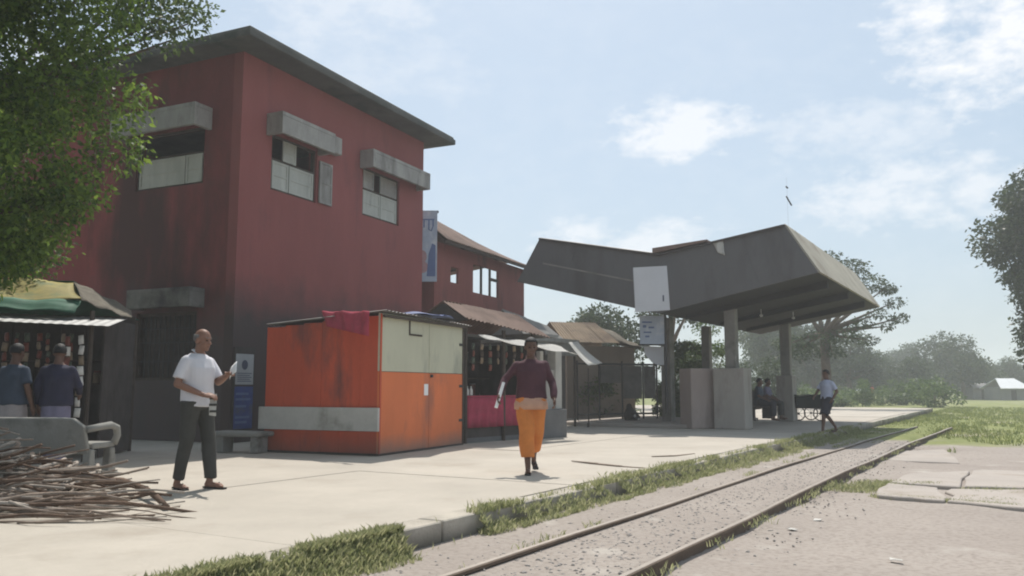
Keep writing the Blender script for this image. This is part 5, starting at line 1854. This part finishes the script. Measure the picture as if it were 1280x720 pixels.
    def sandals(m_='sandal'):
        for q in 'LR':
            a, t = J['ank' + q], J['toe' + q]
            heel = a + (a - t).normalized() * .05; 
            zb = min(t.z, .03) - .022 if t.z < .06 else t.z - .03
            f = (t - heel); f.z = 0; f.normalize(); sd_ = Vector((-f.y, f.x, 0))
            ring = []
            hz = max(0, min(heel.z, a.z - .08))
            for u, w in ((-.02, .024), (.03, .033), (.12, .030), (.19, .040), (.235, .028)):
                ring.append((u, w))
            o_ = Vector((heel.x, heel.y, 0))
            zf = lambda u: hz * (1 - min(1, max(0, u / .2))) + max(0, t.z - .025) * min(1, max(0, u / .2))
            left_ = [o_ + f * u + sd_ * w + Vector((0, 0, zf(u))) for u, w in ring]
            right_ = [o_ + f * u - sd_ * w + Vector((0, 0, zf(u))) for u, w in ring]
            mbq = MB()
            for i in range(len(ring) - 1):
                q4 = [left_[i], left_[i + 1], right_[i + 1], right_[i]]
                mbq.hexa([p - Vector((0, 0, .004)) for p in q4], [p + Vector((0, 0, .014)) for p in q4])
            m0 = o_ + f * .16 + Vector((0, 0, zf(.16) + .062))
            mbq.tube([left_[2] + Vector((0, 0, .01)), m0, right_[2] + Vector((0, 0, .01))], .008, 6)
            mbq.build('sandal', M[m_], root)
    fnx = dict(waistfold=waistfold, shirt=shirt, trousers=trousers, lungi=lungi, sandals=sandals)
    for p in parts:
        fnx[p[0]](**p[1])
    return root


def build_people():
    # man in white shirt
    p = gr(242, 611)
    yaw1 = R(-22)
    pose1 = dict(ankL=(.13, .09, .09), kneeL=(.10, .095, .49), toeL=(.30, .12, .025), ankR=(-.13, -.10, .09), kneeR=(-.03, -.10, .49), toeR=(.03, -.15, .025),
                 elR=(-.06, -.245, 1.10), wrR=(.20, -.13, .985), elL=(.06, .24, 1.12), wrL=(.29, .11, 1.19), head=(.035, 0, 1.57), hdL=(.8, -.3, .25), hdR=(.9, .35, -.1))
    m1 = person('person', 'bald man in white short sleeved shirt and dark trousers holding white paper', p, yaw1, pose1, 'skin', .009,
                (('shirt', dict(m_='shirt_white', sleeve=.78, hem=.86, loose=.02)), ('trousers', dict(m_='trouser', to=.98, loose=.002)), ('sandals', {})), 'hair_grey', True, 1.03, .1, .12, True, (.9, 1.0), None, 1)
    rot = Matrix.Rotation(yaw1, 3, 'Z')

    def w1(x, y, z): return p + rot @ (Vector((x, y, z)) * 1.03)
    c = w1(.385, .075, 1.235)
    ax_d = rot @ Vector((.75, -.5, .45)); ax_w = rot @ Vector((-.3, .35, .85))
    q = [-ax_d * .10 - ax_w * .05, ax_d * .12 - ax_w * .07, ax_d * .13 + ax_w * .06, -ax_d * .10 + ax_w * .05]
    o = MB().sheet(q, .004, 6, 4, lambda u, v: .012 * math.sin(u * 4)).build('paper_sheet', M['paper'], None, smooth=True)
    o.location = c
    tag(o, 'folded white paper held up by the man in the white shirt', 'paper')
    c = w1(.26, -.06, .90)
    o = MB().sheet([Vector((-.035, 0, -.13)), Vector((.035, .01, -.14)), Vector((.035, .01, .1)), Vector((-.035, 0, .1))], .012, 4, 6, lambda u, v: .008 * math.sin(v * 6)).build('striped_cloth', M['kwhite'], None)
    o.location = c
    s_ = MB()
    for k in range(3):
        s_.box(-.038, .038, -.006, .026, -.1 + k * .07, -.075 + k * .07)
    s_.build('stripe', M['trouser'], o)
    tag(o, 'small striped cloth hanging from the lower hand of the man in white', 'cloth')
    # walking man
    p = gr(664, 591)
    yaw2 = R(-88)
    pose2 = dict(hipL=(0, .075, .90), hipR=(0, -.075, .90), ankR=(.17, -.05, .09), kneeR=(.13, -.065, .49), toeR=(.33, -.06, .03), ankL=(-.27, .05, .20), kneeL=(.0, .065, .50), toeL=(-.15, .06, .06),
                 elR=(-.02, -.33, 1.16), wrR=(.12, -.40, .97), elL=(-.03, .275, 1.13), wrL=(.13, .285, .92), head=(.04, 0, 1.575))
    person('person', 'walking man in dark maroon shirt and bright orange wrap', p, yaw2, pose2, 'skin_dark', .009,
           (('shirt', dict(m_='shirt_maroon', long=True, hem=.93, loose=.03)), ('trousers', dict(m_='lungi_orange', to=.86, loose=.026)), ('waistfold', {}), ('sandals', {})), 'hair', False, 1.03, .08, .1, True, (.7, 1.1), None, 4)
    rot2 = Matrix.Rotation(yaw2, 3, 'Z')
    a, b = p + rot2 @ Vector((.10, -.36, 1.16)), p + rot2 @ Vector((.20, -.46, .84))
    o = MB().tube([Vector(), (b - a) * .5, b - a], [.020, .022, .022], 10).build('rolled_paper', M['paper'])
    o.location = a
    tag(o, 'white paper roll in the hand of the walking man in maroon', 'paper')
    # far walker
    p = gr(1036, 543, -.06)
    pose3 = dict(ankL=(.26, .08, .10), kneeL=(.22, .09, .50), toeL=(.42, .09, .06), ankR=(-.30, -.09, .20), kneeR=(-.02, -.09, .50), toeR=(-.17, -.10, .06), elL=(-.12, .24, 1.13), wrL=(.02, .22, .92), elR=(.10, -.23, 1.13), wrR=(.28, -.15, 1.0))
    person('person', 'man in pale blue shirt and dark shorts walking at the far platform edge', p, R(200), pose3, 'skin_dark', .014,
           (('shirt', dict(m_='shirt_blue', sleeve=.8, hem=.88, open_neck=False)), ('trousers', dict(m_='shorts', to=.47, loose=.03)), ('sandals', {})), 'hair', False, .95, 0, .1, False, (.6, .6), None, 7)
    # at the stall
    p = Vector((-6.62, 11.25, 0))
    person('person', 'person in slate blue shirt and pale wrap at the left edge, facing the stall', p, R(75), dict(elL=(.05, .25, 1.14), wrL=(.25, .15, 1.1)), 'skin_dark', .012,
           (('shirt', dict(m_='shirt_slate', sleeve=.85, hem=.88, loose=.03, open_neck=False)), ('lungi', dict(m_='lungi_pale', z0=.12, fold=None)), ('sandals', {})), 'hair', False, .99, 0, .1, False, (.5, .5), None, 9)
    p = Vector((-6.1, 11.35, 0))
    person('person', 'person in navy shirt and lilac wrap standing at the stall behind the bench', p, R(100), dict(elR=(.06, -.25, 1.13), wrR=(.26, -.2, 1.02)), 'skin_dark', .012,
           (('shirt', dict(m_='shirt_navy', long=True, hem=.86, loose=.035, open_neck=False)), ('lungi', dict(m_='lungi_lilac', z0=.12, fold=None)), ('sandals', {})), 'hair', False, .99, .2, .1, False, (.5, .5), None, 11)
    # two people on the shaded bench, looking over the track
    sit = dict(pel=(0, 0, .55), hipL=(.02, .10, .53), hipR=(.02, -.10, .53), kneeL=(.45, .12, .50), kneeR=(.45, -.12, .50), ankL=(.44, .12, .09), ankR=(.46, -.12, .09), toeL=(.62, .14, .025), toeR=(.64, -.14, .025),
               waist=(.0, 0, .70), chest=(.02, 0, .88), shL=(.02, .185, 1.0), shR=(.02, -.185, 1.0), neck=(.03, 0, 1.05), head=(.06, 0, 1.175), elL=(.08, .25, .75), elR=(.08, -.25, .75), wrL=(.32, .16, .62), wrR=(.32, -.16, .62))
    for s_, mt, tr, lb in ((26.5, 'shirt_slate', 'shorts', 'person in slate blue sitting in the shade behind the front canopy pier'), (27.5, 'lungi_lilac', 'trouser', 'person in lilac grey sitting deepest in the canopy shade')):
        person('person', lb, T(s_, -7.0, .1), R(-31), sit, 'skin_dark', .014, (('shirt', dict(m_=mt, sleeve=.9, hem=.87, open_neck=False)), ('trousers', dict(m_=tr, to=.95, top=.62))), 'hair', False, 1.0, 0, .05, False, (.4, .4), None, 13)
    # tiny far figure
    p = gr(1091, 502, GZ)
    person('person', 'tiny far person in reddish clothes before the distant shrubs', p, R(-60), dict(), 'skin_dark', .03, (('shirt', dict(m_='kred', sleeve=.9, hem=.8, open_neck=False)), ('trousers', dict(m_='oldwood', to=.95))), 'hair', False, 1.0, 0, 0, False, (.4, .4), None, 15)


build_people()

# ================================================================== TREES
def build_trees():
    # big tree overhanging from the left
    ex = []
    for x, y, z, r_ in ((2.2, -.1, 3.0, .5), (2.6, .2, 2.55, .42), (3.2, 0, 4.2, .6), (4.4, .3, 4.1, .45), (4.55, .1, 3.35, .4), (3.9, -.1, 2.75, .45), (3.2, .2, 2.2, .4), (2.4, .2, 1.75, .45), (1.9, 0, 1.6, .45), (4.0, .2, 5.0, .6), (3.5, 0, 5.9, .7), (2.7, 0, 6.6, .8), (2.0, .2, 5.6, .8), (4.35, .4, 5.4, .35)):
        ex.append((x, y, z + .9, r_ * 1.1, r_ * 1.1, r_ * .85))
    for k in range(46):  # crown extended left and upwards to shade the left wall
        ex.append((random.uniform(-5.0, 1.2), random.uniform(-1.5, 4.5), random.uniform(3.2, 10.5), random.uniform(.7, 1.1), random.uniform(.7, 1.1), random.uniform(.5, .8)))
    for k in range(16):
        ex.append((random.uniform(1.0, 3.6), random.uniform(-1.2, 1.6), random.uniform(7.0, 10.5), random.uniform(.7, 1.1), random.uniform(.7, 1.1), random.uniform(.5, .8)))
    over = []  # unseen overhead clumps, added to keep sky light off the left wall
    for k in range(95):
        y = random.uniform(1.5, 12.5)
        x = random.uniform(-14, -2.2) if y < 8 else random.uniform(-14, -5.6)
        z = random.uniform(1.09 + .48 * y + 2.2, 13.5)
        if k % 8 == 0: continue
        over.append((x + 9.75, y - 10.7, z, random.uniform(1.0, 1.5), random.uniform(1.0, 1.5), random.uniform(.6, .95)))
    for px, py, r_ in ((10, 300, .5), (45, 285, .45), (25, 325, .35), (-20, 320, .5), (70, 262, .4), (100, 235, .4)):
        q = at(px, py, 10.4)
        ex.append((q.x + 9.75, q.y - 10.7, q.z, r_, r_, r_ * .9))
    bt = tree('broadleaf_tree', (-9.75, 10.7, 0), 'big green leafy tree hanging in from the upper left', (2.2, .1, 5.0), (2.0, 1.5, 2.2), 44, .55, 170000, .088, M['leaf_near'], .24, None, 3, .35, 0, 30, ex)
    link('crown', leaf_cloud('crown', over, 70000, .2, M['leaf_near'], .2), None, bt)  # crown part above the view, there for its shade
    # second, paler tree whose branches come over the red roof corner
    ex = []
    for px, py, Y, r_ in ((140, 10, 12.6, .5), (175, 25, 12.8, .45), (205, 20, 13, .5), (235, 30, 13.2, .38), (215, 50, 13, .35), (185, 5, 13, .55), (240, 5, 13.4, .4), (160, -20, 12.7, .6), (255, 18, 13.4, .25), (200, -30, 13, .7), (130, -40, 12.5, .7), (172, 52, 12.9, .25)):
        q = at(px, py, Y) - Vector((-9.6, 13.0, 0))
        ex.append((q.x, q.y, q.z, r_, r_, r_ * .7))
    tree('feathery_tree', (-9.6, 13.0, 0), 'paler feathery tree branching over the corner of the red roof', (1.5, 0, 7.4), (1.6, 1.5, 1.4), 10, .5, 6000, .10, M['leaf_mid'], .16, None, 8, .2, .2, 12, ex)
    # tall tree at the right edge
    p = gr(1272, 511, GZ)
    b = Vector((27.2, 42, GZ))
    tree('tall_tree', b, 'tall dark tree at the right edge of the picture', (.3, 0, 7.7), (2.5, 2.4, 5.2), 60, 1.0, 30000, .24, M['leaf_dark'], .28, None, 12, .2, 0, 12)
    # spreading tree behind the canopy's right end
    ex = []
    for px, py, r_ in ((1035, 322, .5), (1062, 335, .7), (1088, 352, .6), (1105, 362, .45), (1118, 378, .4), (1124, 398, .35), (1098, 392, .4), (1075, 405, .5), (1050, 420, .6), (1020, 425, .7), (1000, 440, .7), (985, 430, .6), (1040, 440, .5), (1085, 425, .4), (1112, 362, .3), (1108, 408, .3)):
        q = at(px, py, 45) - Vector((16.6, 45, GZ))
        ex.append((q.x, q.y, q.z, r_ * 1.5, r_ * 1.5, r_ * .7))
    tree('spreading_tree', (16.6, 45, GZ), 'spreading tree with open branches behind the right end of the canopy', (.2, 0, 6.2), (2.8, 2.5, 1.4), 3, .5, 5600, .17, M['leaf_far'], .26, None, 17, .1, .4, 14, ex)
    tree('round_tree', (8.3, 44, GZ), 'dark treetop showing just above the middle of the canopy', (0, 0, 6.0), (2.2, 2, 2.0), 22, .8, 6000, .22, M['leaf_dark'], .22, None, 21)
    tree('round_tree', (5.1, 46, GZ), 'dark tree behind the brown roofed hut', (0, 0, 3.7), (2.8, 2.2, 1.8), 24, .8, 6500, .22, M['leaf_far'], .22, None, 23)
    # lit shrubs seen between the canopy columns
    for k, (px, Y, h_, w_, lb) in enumerate(((850, 31, 3.1, .85, 'tall light green shrub between the notice board and the pinkish block'), (880, 33.5, 3.5, .95, 'light green shrub standing behind the pinkish block'), (952, 48, 3.6, 1.6, 'greyish green bush far behind the front canopy pier'), (836, 29.5, 1.5, .6, 'low leafy bush at the foot of the notice board'), (746, 31.5, 1.6, .9, 'pale low bush seen through the open fence bay'), (772, 33, 1.9, .9, 'taller bush behind the fence left of the sack'))):
        x = (px - 640) / 1050 * Y
        root = empty('shrub', (x, Y, GZ if Y > 40 else 0), 0, lb, 'shrub')
        cl = crown_clumps((0, 0, h_ * .52), (w_, w_, h_ * .48), 22, .38 * w_, 0, 40 + k)
        mb = MB()
        for q in range(6):
            c = cl[q]
            mb.tube([(0.03 * q - .08, 0, -.1), (c[0] * .4, c[1] * .4, h_ * .25), c[:3]], [.04, .03, .01], 6)
        mb.build('stem', M['bark'], root)
        link('foliage', leaf_cloud('foliage', cl, 4200, .11 if Y < 40 else .18, M['leaf_mid' if Y < 40 else 'leaf_far'], .1), None, root)
    # low shrubs at the far end of the platform
    shr = []
    for k in range(3):
        cl = crown_clumps((0, 0, .8), (1.5, 1.2, .8), 14, .5, 0, 60 + k)
        mb = MB()
        for q in range(4):
            mb.tube([(.1 * q, 0, -.1), cl[q][:3]], [.03, .01], 5)
        shr.append((mb.mesh('stem', M['bark']), leaf_cloud('foliage', cl, 1500, .2, M['leaf_mid'], .1)))
    for k in range(9):
        px = 985 + k * 22 + random.uniform(-6, 6); Y = random.uniform(56, 72)
        root = empty('shrub', ((px - 640) / 1050 * Y, Y, GZ), random.uniform(0, 6), 'rounded pale green shrub in the row beyond the far platform end', 'shrub', 'shrubs beyond the far platform end')
        root.scale = (random.uniform(.8, 1.3),) * 2 + (random.uniform(.7, 1.5),)
        a, b = shr[k % 3]
        link('stem', a, None, root); link('foliage', b, None, root)
    # distant tree line, four kinds of tree copied along it
    kinds = []
    for k, (h_, w_, tr) in enumerate(((6.0, 3.4, 1.4), (7.5, 3.0, 2.4), (5.2, 4.2, 1.0), (9.0, 3.2, 4.0))):
        cl = crown_clumps((0, 0, tr + (h_ - tr) * .5), (w_, w_, (h_ - tr) * .5), 24, 1.15, .1, 80 + k)
        mb = MB().tube([(0, 0, -.3), (.1, 0, tr), (0, 0, tr + 1)], [.3, .22, .15], 8)
        for q in range(5):
            mb.tube([(0, 0, tr), cl[q][:3]], [.14, .04], 6)
        kinds.append((mb.mesh('trunk', M['bark'], True), leaf_cloud('crown', cl, 6500, .33, M['leaf_far'], .1)))
    spots = []
    for k in range(38):
        px = -150 + k * 43 + random.uniform(-14, 14)
        if px < 560: continue
        spots.append((px, random.uniform(85, 150)))
    for k in range(19):
        px = 955 + k * 20 + random.uniform(-7, 7)
        spots.append((px, random.uniform(84, 112) if px < 1215 else random.uniform(112, 135)))
    for k, (px, Y) in enumerate(spots):
        q = random.choice((0, 1, 2, 0, 2, 3))
        root = empty('distant_tree', ((px - 640) / 1050 * Y, Y, GZ), random.uniform(0, 6.28), 'pale hazy tree in the distant tree line beyond the field', 'tree', 'distant tree line')
        s = random.uniform(.5, 1.1)
        root.scale = (s * random.uniform(.9, 1.2), s * random.uniform(.9, 1.2), s)
        link('trunk', kinds[q][0], None, root); link('crown', kinds[q][1], None, root)


build_trees()


def build_far_huts():
    for px, Y, w, d, h_, rh, rm, lb in ((1263, 92, 1.7, 2.4, 1.2, 1.1, 'whiteroof', 'far hut with bright white roof at the right edge'), (1226, 98, 1.5, 2.0, 1.2, .6, 'tin', 'far grey roofed hut left of the white roofed one')):
        root = empty('far_hut', ((px - 640) / 1050 * Y, Y, GZ), R(12), lb, 'hut')
        wall_panel(MB(), -w, w, 0, h_ + .2, .15, [(-.4, .3, 0, 1.1)], lambda a, dd, z: Vector((a, dd, z))).build('wall', M['farhut'], root)
        MB().box(-w, -w + .15, .15, d, 0, h_ + .2).build('wall', M['farhut'], root)
        MB().box(w - .15, w, .15, d, 0, h_ + .2).build('wall', M['farhut'], root)
        MB().box(-w + .15, w - .15, d - .15, d, 0, h_ + .2).build('wall', M['farhut'], root)
        MB().box(-.4, .3, .05, .1, 0, 1.1).build('door', M['oldwood'], root)
        MB().sheet([(-w - .3, -.4, h_ + .1), (w + .3, -.4, h_ + .1), (w - .5, d / 2, h_ + .1 + rh), (-w + .5, d / 2, h_ + .1 + rh)], .06).build('roof', M[rm], root)
        MB().sheet([(w + .3, d + .4, h_ + .1), (-w - .3, d + .4, h_ + .1), (-w + .5, d / 2, h_ + .09 + rh), (w - .5, d / 2, h_ + .09 + rh)], .06).build('roof', M[rm], root)


build_far_huts()

# ================================================================== AIR
def build_haze():
    m_ = bpy.data.materials.new('humid_air')
    m_.use_nodes = True
    nt = m_.node_tree
    nt.nodes.clear()
    out = nt.nodes.new('ShaderNodeOutputMaterial')
    v = nt.nodes.new('ShaderNodeVolumePrincipled')
    v.inputs['Color'].default_value = (0.93, 0.97, 1.0, 1)
    v.inputs['Density'].default_value = 0.0019
    v.inputs['Anisotropy'].default_value = 0.3
    nt.links.new(v.outputs[0], out.inputs['Volume'])
    o = MB().box(-440, 440, -220, 480, -2.0, 16.5).build('haze', m_)
    tag(o, 'thin pale humid haze over the whole place', 'haze', kind='stuff')


build_haze()
